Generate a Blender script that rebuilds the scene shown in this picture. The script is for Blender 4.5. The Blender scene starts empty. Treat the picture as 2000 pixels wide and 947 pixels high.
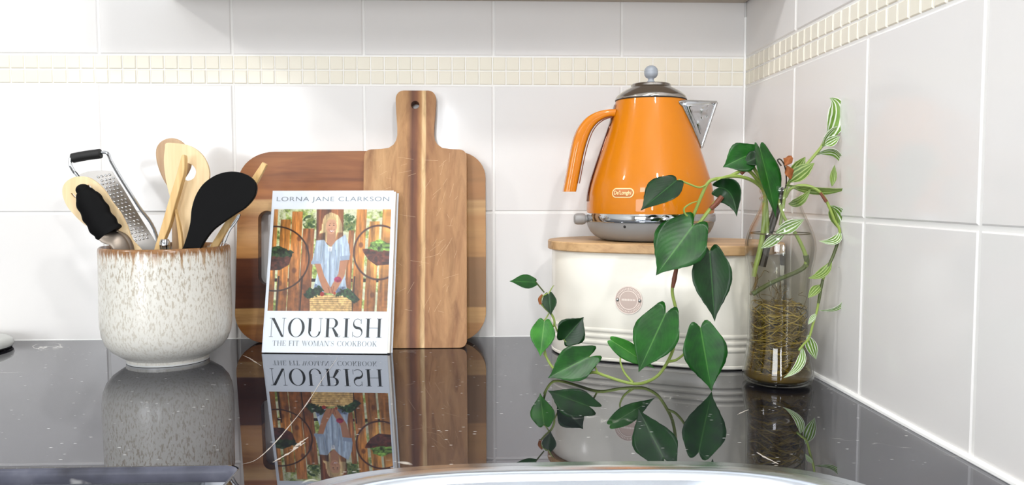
import bpy, bmesh, math, random
import numpy as np
from mathutils import Vector, Matrix
random.seed(7); rng = np.random.default_rng(7)
scn = bpy.context.scene
COL = scn.collection
PI = math.pi

# ------------------------------------------------------------------ camera
# calibrated from the tile joints: 1551 px focal length in a 2000 px frame
FPX, CAM = 1550.76, Vector((-.4139, -1.2467, .2263))
YAW, PITCH, ROLL = .0375, .0617, .0011
def cdir(a, b):
    c, s = math.cos(ROLL), math.sin(ROLL); x = c*a + s*b; u = -s*a + c*b
    c, s = math.cos(PITCH), math.sin(PITCH); y = c + s*u; z = -s + c*u
    c, s = math.cos(YAW), math.sin(YAW)
    return Vector((c*x + s*y, -s*x + c*y, z))
FW = cdir(0, 0); RT = cdir(1, 0) - FW; UP = cdir(0, 1) - FW
cam = bpy.data.cameras.new('camera'); cam.lens = 36*FPX/2000; cam.sensor_width = 36; cam.clip_start = .01
camo = bpy.data.objects.new('camera', cam); COL.objects.link(camo)
M = Matrix.Identity(4)
for i in range(3):
    M[i][0] = RT[i]; M[i][1] = UP[i]; M[i][2] = -FW[i]; M[i][3] = CAM[i]
camo.matrix_world = M
scn.camera = camo
# where the sight line of a photo point meets a vertical plane, the worktop or a general plane
def ray(px, py): return cdir((px-1000)/FPX, -(py-473.5)/FPX)
def AT(px, py, Y): r = ray(px, py); return CAM + r*((Y-CAM.y)/r.y)
def ON(px, py, z=0): r = ray(px, py); return CAM + r*((z-CAM.z)/r.z)
def PL(px, py, p0, n): r = ray(px, py); return CAM + r*((p0-CAM).dot(n)/r.dot(n))

# ------------------------------------------------------------------ exposure, world, lamps
scn.view_settings.view_transform = 'Standard'; scn.view_settings.look = 'None'
scn.view_settings.gamma = 1; scn.view_settings.use_curve_mapping = False
scn.view_settings.exposure = 0.12
w = bpy.data.worlds.new('world'); scn.world = w; w.use_nodes = True
w.node_tree.nodes['Background'].inputs[0].default_value = (.95, .97, 1, 1)
w.node_tree.nodes['Background'].inputs[1].default_value = 1.0
def area(name, loc, target, sx, sy, power, col=(1, 1, 1), spread=PI):
    l = bpy.data.lights.new(name, 'AREA'); l.shape = 'RECTANGLE'; l.size = sx; l.size_y = sy
    l.energy = power; l.color = col; l.spread = spread
    o = bpy.data.objects.new(name, l); COL.objects.link(o); o.location = loc
    o.rotation_euler = (Vector(target)-Vector(loc)).to_track_quat('-Z', 'Y').to_euler()
    return o
area('ceiling_lamp_and_fill', (-2.28, -1.06, 1.5), (-.6, 0, .2), .10, .10, 7.5, (1, .99, .97))
area('ceiling_lamp_and_fill', (-.42, -1.08, 1.5), (-.45, -.2, .1), .12, .12, 6, (1, .99, .98))
area('ceiling_lamp_and_fill', (-1.5, -2.9, 1.5), (-.6, 0, .1), .5, .5, 12, (.97, .98, 1))  # soft fill panel added to lift the whole scene; no such lamp known
area('wall_lamp', (-.12, -1.30, .98), (-.7, 0, .1), .06, .06, 4.0, (1, 1, 1))
area('window_and_fill', (-.73, -4.1, .35), (-.6, 0, .25), .2, .9, 16, (.90, .95, 1))
area('window_and_fill', (-2.0, -4.1, .35), (-.9, 0, .25), 1.9, 1.3, 72, (.945, .97, 1))  # broad frontal fill added to brighten the upper tiles, not a known window

# ------------------------------------------------------------------ helpers
def lin(c):
    return tuple(((v/255)/12.92 if v/255 <= .04045 else ((v/255+.055)/1.055)**2.4) for v in c) + (1,)
def mat(name, rgb, rough=.5, metal=0, **kw):
    m = bpy.data.materials.new(name); m.use_nodes = True
    b = m.node_tree.nodes['Principled BSDF']
    b.inputs['Base Color'].default_value = lin(rgb); b.inputs['Roughness'].default_value = rough
    b.inputs['Metallic'].default_value = metal
    for k, v in kw.items(): b.inputs[k.replace('_', ' ')].default_value = v
    return m
class NT:
    def __init__(s, m): s.t = m.node_tree; s.b = s.t.nodes['Principled BSDF']
    def n(s, typ, **kw):
        d = s.t.nodes.new(typ)
        for k, v in kw.items():
            if k[0] == 'i' and k[1:].isdigit(): d.inputs[int(k[1:])].default_value = v
            else: setattr(d, k, v)
        return d
    def l(s, a, b): s.t.links.new(a, b)
    def coord(s, sc=(1, 1, 1), loc=(0, 0, 0), kind='Object', rot=(0, 0, 0)):
        c = s.n('ShaderNodeTexCoord'); mp = s.n('ShaderNodeMapping')
        mp.inputs['Scale'].default_value = sc; mp.inputs['Location'].default_value = loc; mp.inputs['Rotation'].default_value = rot
        s.l(c.outputs[kind], mp.inputs[0]); return mp.outputs[0]
    def noise(s, vec, scale, detail=4, rough=.5, dist=0):
        d = s.n('ShaderNodeTexNoise'); d.inputs['Scale'].default_value = scale; d.inputs['Detail'].default_value = detail
        d.inputs['Roughness'].default_value = rough; d.inputs['Distortion'].default_value = dist
        s.l(vec, d.inputs['Vector']); return d.outputs['Fac']
    def ramp(s, fac, stops, interp='LINEAR'):
        r = s.n('ShaderNodeValToRGB'); r.color_ramp.interpolation = interp
        e = r.color_ramp.elements
        while len(e) > 1: e.remove(e[-1])
        for i, (p, c) in enumerate(stops):
            if i == 0: e[0].position = p; x = e[0]
            else: x = e.new(p)
            x.color = lin(c) if max(c) > 1 or len(c) == 3 and c != (0, 0, 0) and c != (1, 1, 1) else (*c[:3], 1)
        s.l(fac, r.inputs[0]); return r.outputs[0]
    def mix(s, fac, a, b, mode='MIX'):
        d = s.n('ShaderNodeMix', data_type='RGBA', blend_type=mode)
        for sock, v in ((d.inputs[0], fac), (d.inputs[6], a), (d.inputs[7], b)):
            if hasattr(v, 'links'): s.l(v, sock)
            else: sock.default_value = v
        return d.outputs[2]
    def math(s, op, a, b=0):
        d = s.n('ShaderNodeMath', operation=op)
        for sock, v in ((d.inputs[0], a), (d.inputs[1], b)):
            if hasattr(v, 'links'): s.l(v, sock)
            else: sock.default_value = v
        return d.outputs[0]
    def base(s, c): s.l(c, s.b.inputs['Base Color'])
    def bump(s, h, strength=.2, dist=.001):
        d = s.n('ShaderNodeBump'); d.inputs['Strength'].default_value = strength; d.inputs['Distance'].default_value = dist
        s.l(h, d.inputs['Height']); s.l(d.outputs[0], s.b.inputs['Normal'])
    def sep(s, vec):
        d = s.n('ShaderNodeSeparateXYZ'); s.l(vec, d.inputs[0]); return d.outputs

def thing(name, label, cat, loc=(0, 0, 0), group=None):
    o = bpy.data.objects.new(name, None); COL.objects.link(o); o.location = loc
    o.empty_display_size = .02
    o['label'] = label; o['category'] = cat
    if group: o['group'] = group
    return o
def tag(o, label, cat, group=None, kind=None):
    o['label'] = label; o['category'] = cat
    if group: o['group'] = group
    if kind: o['kind'] = kind
    return o
def obj(name, bm, mats, parent=None, smooth=True, bevel=0, seg=2, angle=35, label=None):
    """link a bmesh given in world coordinates as one mesh object, with its origin kept at the parent's"""
    me = bpy.data.meshes.new(name)
    bmesh.ops.recalc_face_normals(bm, faces=bm.faces) if smooth != 'keep' else None
    bm.to_mesh(me); bm.free()
    for m in (mats if isinstance(mats, (list, tuple)) else [mats]): me.materials.append(m)
    o = bpy.data.objects.new(name, me); COL.objects.link(o)
    org = Vector((0, 0, 0))
    if parent is not None:
        o.parent = parent
        root = parent; off = Vector(parent.location)
        while root.parent is not None: root = root.parent; off = off + Vector(root.location)
        org = off
    if org.length > 0: me.transform(Matrix.Translation(-org))
    if smooth:
        for p in me.polygons: p.use_smooth = True
        me.set_sharp_from_angle(angle=math.radians(angle))
    if bevel:
        b = o.modifiers.new('bevel', 'BEVEL'); b.width = bevel; b.segments = seg; b.limit_method = 'ANGLE'; b.angle_limit = math.radians(40)
        b.harden_normals = True
    if label: o['label'] = label
    return o
def box(bm, x0, x1, y0, y1, z0, z1, mi=0):
    vs = [bm.verts.new((x, y, z)) for x in (x0, x1) for y in (y0, y1) for z in (z0, z1)]
    fs = []
    for q in ((0, 1, 3, 2), (4, 6, 7, 5), (0, 4, 5, 1), (2, 3, 7, 6), (0, 2, 6, 4), (1, 5, 7, 3)):
        f = bm.faces.new([vs[i] for i in q]); f.material_index = mi; fs.append(f)
    return fs
def lathe(bm, prof, c, seg=64, closed=False, mi=0, axis=None):
    """profile of (r, z); r = 0 makes a pole. c = centre; axis = optional rotation matrix"""
    rings = []
    for r, z in prof:
        if r <= 1e-7:
            p = Vector((0, 0, z)); p = axis @ p if axis else p
            rings.append([bm.verts.new(Vector(c)+p)])
        else:
            ring = []
            for i in range(seg):
                a = 2*PI*i/seg; p = Vector((r*math.cos(a), r*math.sin(a), z)); p = axis @ p if axis else p
                ring.append(bm.verts.new(Vector(c)+p))
            rings.append(ring)
    pairs = list(zip(rings, rings[1:])) + ([(rings[-1], rings[0])] if closed else [])
    for A, B in pairs:
        if len(A) == 1 and len(B) == 1: continue
        for i in range(seg):
            j = (i+1) % seg
            if len(A) == 1: f = bm.faces.new((A[0], B[i], B[j]))
            elif len(B) == 1: f = bm.faces.new((A[i], A[j], B[0]))
            else: f = bm.faces.new((A[i], A[j], B[j], B[i]))
            f.material_index = mi
def catmull(pts, n=6):
    P = [Vector(p) for p in pts]
    if len(P) < 3: return P if n < 2 else [P[0].lerp(P[-1], i/n) for i in range(n+1)]
    out = []
    for i in range(len(P)-1):
        p0 = P[i-1] if i else P[0]*2-P[1]; p1, p2 = P[i], P[i+1]; p3 = P[i+2] if i+2 < len(P) else P[-1]*2-P[-2]
        for k in range(n):
            t = k/n
            out.append(.5*((2*p1)+(p2-p0)*t+(2*p0-5*p1+4*p2-p3)*t*t+(3*p1-p0-3*p2+p3)*t**3))
    out.append(P[-1]); return out
def tube(bm, pts, rad, seg=10, n=6, mi=0, cap=True, flat=1.0, closed=False):
    P = catmull(pts, n)
    m = len(P)
    def rr(i):
        if not isinstance(rad, (list, tuple)): return rad
        x = i/(m-1)*(len(rad)-1); k = min(int(x), len(rad)-2); return rad[k]+(rad[k+1]-rad[k])*(x-k)
    T = [(P[min(i+1, m-1)]-P[max(i-1, 0)]).normalized() for i in range(m)]
    nrm = T[0].orthogonal().normalized(); rings = []
    for i in range(m):
        nrm = (nrm - T[i]*nrm.dot(T[i])).normalized(); b = T[i].cross(nrm)
        r = rr(i)
        rings.append([bm.verts.new(P[i]+nrm*r*math.cos(2*PI*k/seg)+b*r*flat*math.sin(2*PI*k/seg)) for k in range(seg)])
    for A, B in zip(rings, rings[1:]):
        for k in range(seg):
            f = bm.faces.new((A[k], A[(k+1) % seg], B[(k+1) % seg], B[k])); f.material_index = mi
    if cap:
        for R in (rings[0][::-1], rings[-1]):
            f = bm.faces.new(R); f.material_index = mi
def arc(cx, cy, rx, ry, a0, a1, n):
    return [(cx+rx*math.cos(math.radians(a0+(a1-a0)*i/n)), cy+ry*math.sin(math.radians(a0+(a1-a0)*i/n))) for i in range(n+1)]
def rrect(x0, x1, y0, y1, r, n=8):
    r = r if isinstance(r, (list, tuple)) else [r]*4     # bl, br, tr, tl
    return (arc(x0+r[0], y0+r[0], r[0], r[0], 180, 270, n)+arc(x1-r[1], y0+r[1], r[1], r[1], 270, 360, n)
            + arc(x1-r[2], y1-r[2], r[2], r[2], 0, 90, n)+arc(x0+r[3], y1-r[3], r[3], r[3], 90, 180, n))
def plate(bm, outline, frame, th, holes=(), mi=0):
    """extrude a 2-D outline (with holes) by th along the frame's normal. frame = origin, U, V, N (front face at N = 0, body behind)"""
    O, U, V, N = frame
    loops = [outline]+list(holes)
    es = []; allv = []
    for lp in loops:
        vs = [bm.verts.new(O+U*x+V*y) for x, y in lp]; allv.append(vs)
        es += [bm.edges.new((vs[i], vs[(i+1) % len(vs)])) for i in range(len(vs))]
    if holes: r = bmesh.ops.triangle_fill(bm, use_beauty=True, edges=es); fs = [g for g in r['geom'] if isinstance(g, bmesh.types.BMFace)]
    else: fs = [bm.faces.new(allv[0])]
    back = {}
    for lp in allv:
        for v in lp: back[v] = bm.verts.new(v.co - N*th)
    for f in fs:
        f.material_index = mi
        g = bm.faces.new([back[v] for v in reversed(f.verts)]); g.material_index = mi
    for lp in allv:
        for i in range(len(lp)):
            a, b = lp[i], lp[(i+1) % len(lp)]
            g = bm.faces.new((a, b, back[b], back[a])); g.material_index = mi
def uvsphere(bm, c, rx, ry=None, rz=None, seg=20, rings=12, mi=0, rot=None):
    ry = ry or rx; rz = rz or rx
    mtx = Matrix.Translation(c) @ (rot.to_4x4() if rot else Matrix.Identity(4)) @ Matrix.Diagonal((rx, ry, rz, 1))
    r = bmesh.ops.create_uvsphere(bm, u_segments=seg, v_segments=rings, radius=1, matrix=mtx)
    for v in r['verts']:
        for f in v.link_faces: f.material_index = mi
def structure(o, label=None):
    o['kind'] = 'structure'
    if label: o['label'] = label
    return o

# ------------------------------------------------------------------ materials
def tile_mat(name, rgb, rough=.12):
    m = mat(name, rgb, rough); t = NT(m); v = t.coord((1, 1, 1))
    t.b.inputs['Specular IOR Level'].default_value = .35
    n = t.noise(v, 9, 2); t.bump(n, .12, .004)
    return m
M_tile = tile_mat('glazed_tile', (230, 228, 226))
M_mosaic = tile_mat('cream_mosaic_tile', (234, 229, 214))
M_grout = mat('white_grout', (240, 239, 236), .8)
M_chrome = mat('chrome', (205, 208, 212), .06, 1)
M_steel = mat('brushed_steel', (190, 190, 190), .25, 1)
M_arm = mat('dull_steel', (138, 128, 118), .42, 1)
M_sink = mat('sink_steel', (215, 222, 230), .22, 1)
M_black = mat('black_silicone', (4, 4, 5), .6)
for _i in ('Specular IOR Level',): M_black.node_tree.nodes['Principled BSDF'].inputs[_i].default_value = .12
M_blackgrip = mat('black_rubber_grip', (12, 12, 13), .6)
M_paint = mat('white_paint', (236, 236, 234), .6)
M_cabinet = mat('white_laminate', (228, 232, 240), .3)
M_floor = mat('floor_boards', (120, 112, 104), .4)
t = NT(M_floor); v = t.coord((1, 8, 1)); t.base(t.ramp(t.noise(v, 4), [(.3, (110, 102, 92)), (.7, (150, 142, 130))]))
M_cabwood = mat('cabinet_underside', (190, 178, 164), .5)

def marble():
    m = mat('black_marble', (16, 16, 19), .035); t = NT(m)
    t.b.inputs['IOR'].default_value = 2.4; t.b.inputs['Specular Tint'].default_value = (.88, .90, 1, 1)
    v = t.coord()
    cloud = t.ramp(t.noise(v, 5, 6, .6), [(.3, (16, 16, 20)), (.6, (32, 32, 38)), (.8, (52, 53, 62))])
    # thin pale veins along the zero line of a distorted noise
    a = t.noise(v, 2.1, 5, .55, .6)
    vein = t.math('ABSOLUTE', t.math('SUBTRACT', a, .5))
    vm = t.ramp(vein, [(0, (1, 1, 1)), (.0035, (0, 0, 0))])
    brk = t.ramp(t.noise(v, 11, 3), [(.55, (0, 0, 0)), (.66, (1, 1, 1))])
    vm = t.math('MULTIPLY', vm, brk)
    c = t.mix(vm, cloud, lin((200, 198, 190)))
    # flecks
    vv = t.coord((1, 2.6, 1), rot=(0, 0, .35))
    vo = t.n('ShaderNodeTexVoronoi'); vo.inputs['Scale'].default_value = 62; vo.inputs['Randomness'].default_value = 1; t.l(vv, vo.inputs['Vector'])
    fl = t.ramp(vo.outputs['Distance'], [(.07, (1, 1, 1)), (.13, (0, 0, 0))])
    sel = t.ramp(t.noise(v, 31, 2), [(.50, (0, 0, 0)), (.56, (1, 1, 1))])
    fl = t.math('MULTIPLY', fl, sel)
    c = t.mix(fl, c, lin((205, 205, 202)))
    t.base(c)
    r = t.ramp(t.noise(v, 30, 5), [(.35, (.03, .03, .03)), (.75, (.12, .12, .12))]); t.l(r, t.b.inputs['Roughness'])
    return m
M_marble = marble()
M_edge = mat('honed_marble_edge', (62, 63, 74), .42); t = NT(M_edge); v = t.coord()
c = t.ramp(t.noise(v, 26, 5), [(.3, (44, 45, 54)), (.6, (80, 82, 96)), (.8, (104, 106, 118))])
t.base(t.mix(t.ramp(t.noise(v, 17, 3, .5, .8), [(.64, (0, 0, 0)), (.68, (1, 1, 1))]), c, lin((168, 168, 170)))); t.b.inputs['Specular IOR Level'].default_value = .3
M_vein = mat('pale_marble_vein', (190, 182, 172), .25)

def wood(name, kind, stops, axis, grainscale=70, dark=.35, rough=.45, pale=None):
    """stripes across `axis` (object coords), grain along the other"""
    m = mat(name, (180, 130, 80), rough); t = NT(m)
    v = t.coord(); s = t.sep(v)
    lo, hi = stops[0][0], stops[-1][0]
    f = t.math('DIVIDE', t.math('SUBTRACT', s[axis], lo), hi-lo)
    wob = t.math('MULTIPLY', t.math('SUBTRACT', t.noise(v, 9, 2), .5), .012)
    f = t.math('ADD', f, wob)
    base = t.ramp(f, [((p-lo)/(hi-lo), c) for p, c in stops], 'LINEAR')
    sc = [grainscale, grainscale, grainscale]; sc[0 if axis == 2 else 2] = grainscale*.045
    g = t.noise(t.coord(tuple(sc)), 1, 7, .62, .6)
    gm = t.ramp(g, [(.28, (196, 184, 170)), (.5, (236, 232, 226)), (.72, (255, 255, 255))])
    c = t.mix(1.0, base, gm, 'MULTIPLY')
    sc2 = [6, 6, 6]; sc2[0 if axis == 2 else 2] = 1.2
    bl = t.noise(t.coord(tuple(sc2), (3, 1, 2)), 3, 4, .6, 1.5)
    bm_ = t.ramp(bl, [(.3, (196, 168, 142)), (.5, (246, 240, 232)), (.7, (255, 255, 255))])
    c = t.mix(.75, c, bm_, 'MULTIPLY')
    if pale: x_ = t.n('ShaderNodeMapRange'); x_.inputs[1].default_value = -.50; x_.inputs[2].default_value = -.44; x_.inputs[4].default_value = .5; t.l(s[0], x_.inputs[0]); c = t.mix(x_.outputs[0], c, lin(pale))
    t.base(c); t.bump(g, .15, .0006)
    return m
M_bigboard = wood('striped_acacia', 0, [(.0, (172, 112, 52)), (.028, (176, 118, 58)), (.030, (214, 172, 116)), (.052, (216, 172, 112)), (.0535, (92, 48, 26)),
    (.088, (84, 40, 22)), (.125, (104, 56, 30)), (.128, (104, 56, 30)), (.130, (196, 142, 82)), (.165, (206, 156, 98)), (.19, (186, 130, 74)), (.2, (218, 178, 124)), (.216, (224, 186, 134)), (.218, (176, 112, 58)), (.245, (172, 110, 58)), (.29, (152, 96, 50))], 2, 60, pale=(176, 136, 88))
M_smallboard = wood('acacia_paddle', 0, [(-.60, (196, 154, 108)), (-.545, (200, 158, 110)), (-.527, (192, 146, 96)), (-.519, (108, 60, 32)), (-.512, (138, 84, 46)), (-.506, (192, 142, 88)), (-.5035, (244, 214, 164)),
    (-.4995, (244, 214, 164)), (-.498, (176, 128, 82)), (-.47, (188, 144, 98)), (-.436, (186, 142, 98))], 0, 80)
M_bamboo = wood('bamboo_lid', 0, [(-.5, (222, 184, 138)), (.5, (226, 190, 144))], 2, 60)
def plainwood(name, a, b, rot=(0, 0, 0)):
    m = mat(name, a, .55); t = NT(m)
    g = t.noise(t.coord((160, 160, 9), rot=rot), 1, 4, .5)
    t.base(t.ramp(g, [(.3, a), (.7, b)])); return m
M_birch = plainwood('pale_birch', (226, 196, 148), (240, 216, 174))
M_beech = plainwood('brown_beech', (178, 146, 112), (196, 166, 132))  # brown wood of the round spoon
M_bam2 = plainwood('bamboo_utensil', (206, 164, 100), (232, 198, 140))

def glaze():
    m = mat('speckled_cream_glaze', (222, 215, 200), .22); t = NT(m)
    v = t.coord((1, 1, 1)); z = t.sep(v)[2]
    st = t.noise(t.coord((420, 420, 150)), 1, 3, .6)
    sp = t.ramp(st, [(.50, (0, 0, 0)), (.62, (1, 1, 1))])
    up = t.n('ShaderNodeMapRange'); up.inputs[1].default_value = .0; up.inputs[2].default_value = .13; up.inputs[3].default_value = .2; up.inputs[4].default_value = .75
    t.l(z, up.inputs[0])
    c = t.mix(t.math('MULTIPLY', sp, up.outputs[0]), lin((220, 218, 210)), lin((158, 142, 116)))
    # brown rim breaking downwards in streaks
    drip = t.math('SUBTRACT', t.noise(t.coord((240, 240, 34)), 1, 4, .6), .5)
    e1 = t.math('ADD', z, t.math('MULTIPLY', drip, .11)); e2 = t.math('ADD', z, t.math('MULTIPLY', drip, .03))
    def mrange(x, a, b, hi):
        m_ = t.n('ShaderNodeMapRange'); m_.inputs[1].default_value = a; m_.inputs[2].default_value = b; m_.inputs[4].default_value = hi; t.l(x, m_.inputs[0]); return m_.outputs[0]
    c = t.mix(mrange(e1, .138, .158, .75), c, lin((168, 134, 92)))
    c = t.mix(mrange(e2, .1450, .1515, .95), c, t.mix(t.noise(t.coord((300, 300, 80), (5, 5, 5)), 1), lin((74, 44, 22)), lin((170, 118, 66))))
    t.base(c); t.bump(st, .08, .0004); return m
M_glaze = glaze()
M_orange = mat('orange_enamel', (206, 120, 0), .35, 0, Coat_Weight=.5, Coat_Roughness=.03)
M_orange.node_tree.nodes['Principled BSDF'].inputs['Specular IOR Level'].default_value = .2
M_greyplastic = mat('grey_plastic', (146, 144, 142), .35)
M_greyknob = mat('grey_lid_knob', (150, 156, 164), .25)
M_darkslot = mat('dark_recess', (22, 18, 16), .6)
M_cream = mat('cream_enamel', (240, 236, 224), .22)
M_badge = mat('rose_metal_badge', (176, 158, 148), .35, .6)
M_badge2 = mat('engraved_badge_ring', (150, 134, 126), .4, .6)
M_line = mat('pale_badge_line', (228, 214, 204), .35, .4)
M_page = mat('book_pages', (232, 228, 220), .8)
M_cover = mat('cover_white', (224, 232, 242), .3)
M_ink = mat('black_ink', (20, 30, 36), .4)
M_greyink = mat('grey_ink', (132, 140, 146), .5)
M_paleink = mat('silver_ink', (120, 130, 140), .5)
M_caulk = mat('white_sealant', (250, 250, 248), .35)
M_badgewhite = mat('badge_cream_print', (255, 226, 170), .4)
M_badgebrown = mat('badge_brown', (190, 110, 50), .4)

def leafmat(name, dark, mid, rib, variegated=False):
    m = mat(name, mid, .32); t = NT(m)
    t.b.inputs['Specular IOR Level'].default_value = .3
    uv = t.coord(kind='UV'); s = t.sep(uv)
    d = t.math('ABSOLUTE', t.math('SUBTRACT', s[0], .5))
    n = t.noise(t.coord(), 60, 3)
    c = t.ramp(n, [(.3, dark), (.7, mid)])
    if variegated:
        wv = t.math('SINE', t.math('MULTIPLY', t.math('ADD', s[0], t.math('MULTIPLY', t.noise(uv, 3, 2), .12)), 24))
        f = t.ramp(wv, [(.35, (0, 0, 0)), (.6, (1, 1, 1))])
        c = t.mix(t.math('MULTIPLY', f, .75), c, lin(rib))
        e = t.ramp(d, [(.43, (0, 0, 0)), (.47, (1, 1, 1))])
        c = t.mix(t.math('MULTIPLY', e, .8), c, lin(rib))
    else:
        r = t.ramp(d, [(.008, (1, 1, 1)), (.022, (0, 0, 0))])
        c = t.mix(t.math('MULTIPLY', r, .55), c, lin(rib))
        q = t.math('SINE', t.math('MULTIPLY', t.math('SUBTRACT', s[1], t.math('MULTIPLY', d, 1.1)), 60))
        vv = t.ramp(q, [(.9, (0, 0, 0)), (1, (1, 1, 1))])
        c = t.mix(t.math('MULTIPLY', vv, .07), c, lin(rib))
        t.bump(q, .03, .0004)
    t.base(c)
    return m
M_leaf = leafmat('heartleaf_green', (8, 56, 12), (22, 88, 16), (84, 140, 62))
M_leafdark = leafmat('heartleaf_dark_green', (6, 34, 10), (14, 56, 16), (56, 104, 50))
M_leafbright = leafmat('heartleaf_young_green', (30, 92, 26), (62, 134, 44), (130, 176, 96))
M_trad = leafmat('striped_wandering_leaf', (84, 120, 40), (112, 146, 56), (232, 236, 224), True)
M_trad2 = leafmat('striped_green_leaf', (74, 100, 36), (104, 130, 54), (160, 176, 110), True)
M_stem = mat('vine_stem', (138, 158, 74), .45)
M_stemdark = mat('dark_vine_stem', (74, 84, 40), .5)
M_stembrown = mat('brown_node', (112, 60, 38), .6)
M_stemold = mat('submerged_dark_stem', (44, 34, 20), .5)
M_dry = mat('dried_leaf', (146, 84, 38), .7)
M_root = mat('brown_roots', (98, 80, 30), .7)
M_root2 = mat('gold_roots', (150, 130, 54), .7)

def clearmat(name, tint, ior, edge=1.0, rough=.0, rim=(.42, .40, .30)):
    """thin clear glass or water: see-through with a Fresnel reflection"""
    m = bpy.data.materials.new(name); m.use_nodes = True; t = m.node_tree; t.nodes.clear()
    o = t.nodes.new('ShaderNodeOutputMaterial'); mx = t.nodes.new('ShaderNodeMixShader')
    tr = t.nodes.new('ShaderNodeBsdfTransparent'); gl = t.nodes.new('ShaderNodeBsdfGlossy'); fr = t.nodes.new('ShaderNodeFresnel')
    tr.inputs[0].default_value = (*tint, 1); gl.inputs['Roughness'].default_value = rough; fr.inputs[0].default_value = ior
    gl.inputs[0].default_value = (edge, edge, edge, 1)
    lw = t.nodes.new('ShaderNodeLayerWeight'); lw.inputs[0].default_value = .5; pw = t.nodes.new('ShaderNodeMath'); pw.operation = 'POWER'; pw.inputs[1].default_value = 5
    t.links.new(lw.outputs['Facing'], pw.inputs[0]); ed = t.nodes.new('ShaderNodeMix'); ed.data_type = 'RGBA'; ed.name = 'edge_tint'
    ed.inputs[6].default_value = (*tint, 1); ed.inputs[7].default_value = (*rim, 1); t.links.new(pw.outputs[0], ed.inputs[0]); t.links.new(ed.outputs[2], tr.inputs[0])
    ge = t.nodes.new('ShaderNodeNewGeometry'); mr = t.nodes.new('ShaderNodeMapRange')
    mr.inputs[3].default_value = ior; mr.inputs[4].default_value = 1/ior; t.links.new(ge.outputs['Backfacing'], mr.inputs[0]); t.links.new(mr.outputs[0], fr.inputs[0])
    t.links.new(fr.outputs[0], mx.inputs[0]); t.links.new(tr.outputs[0], mx.inputs[1]); t.links.new(gl.outputs[0], mx.inputs[2]); t.links.new(mx.outputs[0], o.inputs[0])
    return m
M_glass = clearmat('clear_bottle_glass', (.985, .99, .985), 1.42)
M_water = clearmat('cloudy_water', (.95, .92, .83), 1.12, rim=(.62, .56, .36))

t = M_water.node_tree; g_ = t.nodes.new('ShaderNodeNewGeometry'); sp_ = t.nodes.new('ShaderNodeSeparateXYZ'); rm_ = t.nodes.new('ShaderNodeValToRGB')
t.links.new(g_.outputs['Position'], sp_.inputs[0]); m1 = t.nodes.new('ShaderNodeMapRange'); m1.inputs[1].default_value = .0; m1.inputs[2].default_value = .18; t.links.new(sp_.outputs[2], m1.inputs[0]); t.links.new(m1.outputs[0], rm_.inputs[0])
for p_, c_ in ((0, (.78, .70, .40, 1)), (.45, (.86, .80, .56, 1)), (.6, (.93, .90, .80, 1)), (1, (.96, .94, .87, 1))):
    e_ = rm_.color_ramp.elements.new(p_) if 0 < p_ < 1 else rm_.color_ramp.elements[int(p_)]; e_.color = c_
t.links.new(rm_.outputs[0], t.nodes['edge_tint'].inputs[6])

# ------------------------------------------------------------------ room shell
# tile joints measured from the photo, metres: 197 mm square tiles round a two-row mosaic band
T = .2; Z1, Z2, Z3 = .1971, .3942, .4378
rows = [(-.002, Z1), (Z1, Z2), ('m', Z2, (Z2+Z3)/2), ('m', (Z2+Z3)/2, Z3), (Z3, Z3+.197), (Z3+.197, Z3+.394), (Z3+.394, Z3+.591), (Z3+.591, 1.5)]
def tiled_wall(name, axis, first, length, rows, label):
    bm = bmesh.new()
    g = .0016 if axis == 'x' else .0023
    def tile(a0, a1, z0, z1, mi, gap, th=.006):
        # one tile with a softened edge, standing th proud of the grout bed (which lies at depth -.005)
        b = .0016 if mi == 0 else .0012
        A0, A1, B0, B1 = a0+gap, a1-gap, z0+gap, z1-gap
        j = random.uniform(-.0002, .0002)
        def P(a, d, z): return (a, -d, z) if axis == 'x' else (-d, a, z)
        lo = [(A0, B0), (A1, B0), (A1, B1), (A0, B1)]; hi = [(A0+b, B0+b), (A1-b, B0+b), (A1-b, B1-b), (A0+b, B1-b)]
        v0 = [bm.verts.new(P(a, -.0012, z)) for a, z in lo]; v1 = [bm.verts.new(P(a, .0+j-.0004, z)) for a, z in lo]; v2 = [bm.verts.new(P(a, .0006+j, z)) for a, z in hi]
        for X, Y in ((v0, v1), (v1, v2)):
            for k in range(4):
                f = bm.faces.new((X[k], X[(k+1) % 4], Y[(k+1) % 4], Y[k])); f.material_index = mi
        f = bm.faces.new(v2); f.material_index = mi
    for r in rows:
        if r[0] == 'm':
            a = 0; k = 0
            while a > -min(length, 2.2):
                a1 = max(a-.0209, -length); tile(a1, a, r[1], r[2], 1, .0008 if axis == 'x' else .0012); a = a1
        else:
            a = 0; b = -first
            while a > -length:
                tile(b, a, r[0], r[1], 0, g); a = b; b = max(b-T, -length)
    bed = [(.0, .0), (-length, 0)]
    def P(a, d, z): return (a, -d, z) if axis == 'x' else (-d, a, z)
    # grout bed and the solid wall behind it
    d0, d1 = -.0008, -.10
    vs = [bm.verts.new(P(a, d, z)) for a in (.0 if axis == 'x' else .1, -length) for d in (d0, d1) for z in (-.9, 1.55)]
    for q in ((0, 1, 3, 2), (4, 6, 7, 5), (0, 4, 5, 1), (2, 3, 7, 6), (0, 2, 6, 4), (1, 5, 7, 3)):
        f = bm.faces.new([vs[i] for i in q]); f.material_index = 2
    o = obj(name, bm, [M_tile, M_mosaic, M_grout], smooth=False)
    return structure(o, label)
tiled_wall('wall_back', 'x', .1956, 3.4, rows, 'white square-tiled back wall with a cream mosaic band')
tiled_wall('wall_right', 'y', .2015, 4.1, rows, 'white square-tiled right wall with a cream mosaic band')
bm = bmesh.new(); box(bm, -3.5, .1, -4.3, .1, -1.0, -.9); structure(obj('floor', bm, M_floor, smooth=False))
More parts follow.
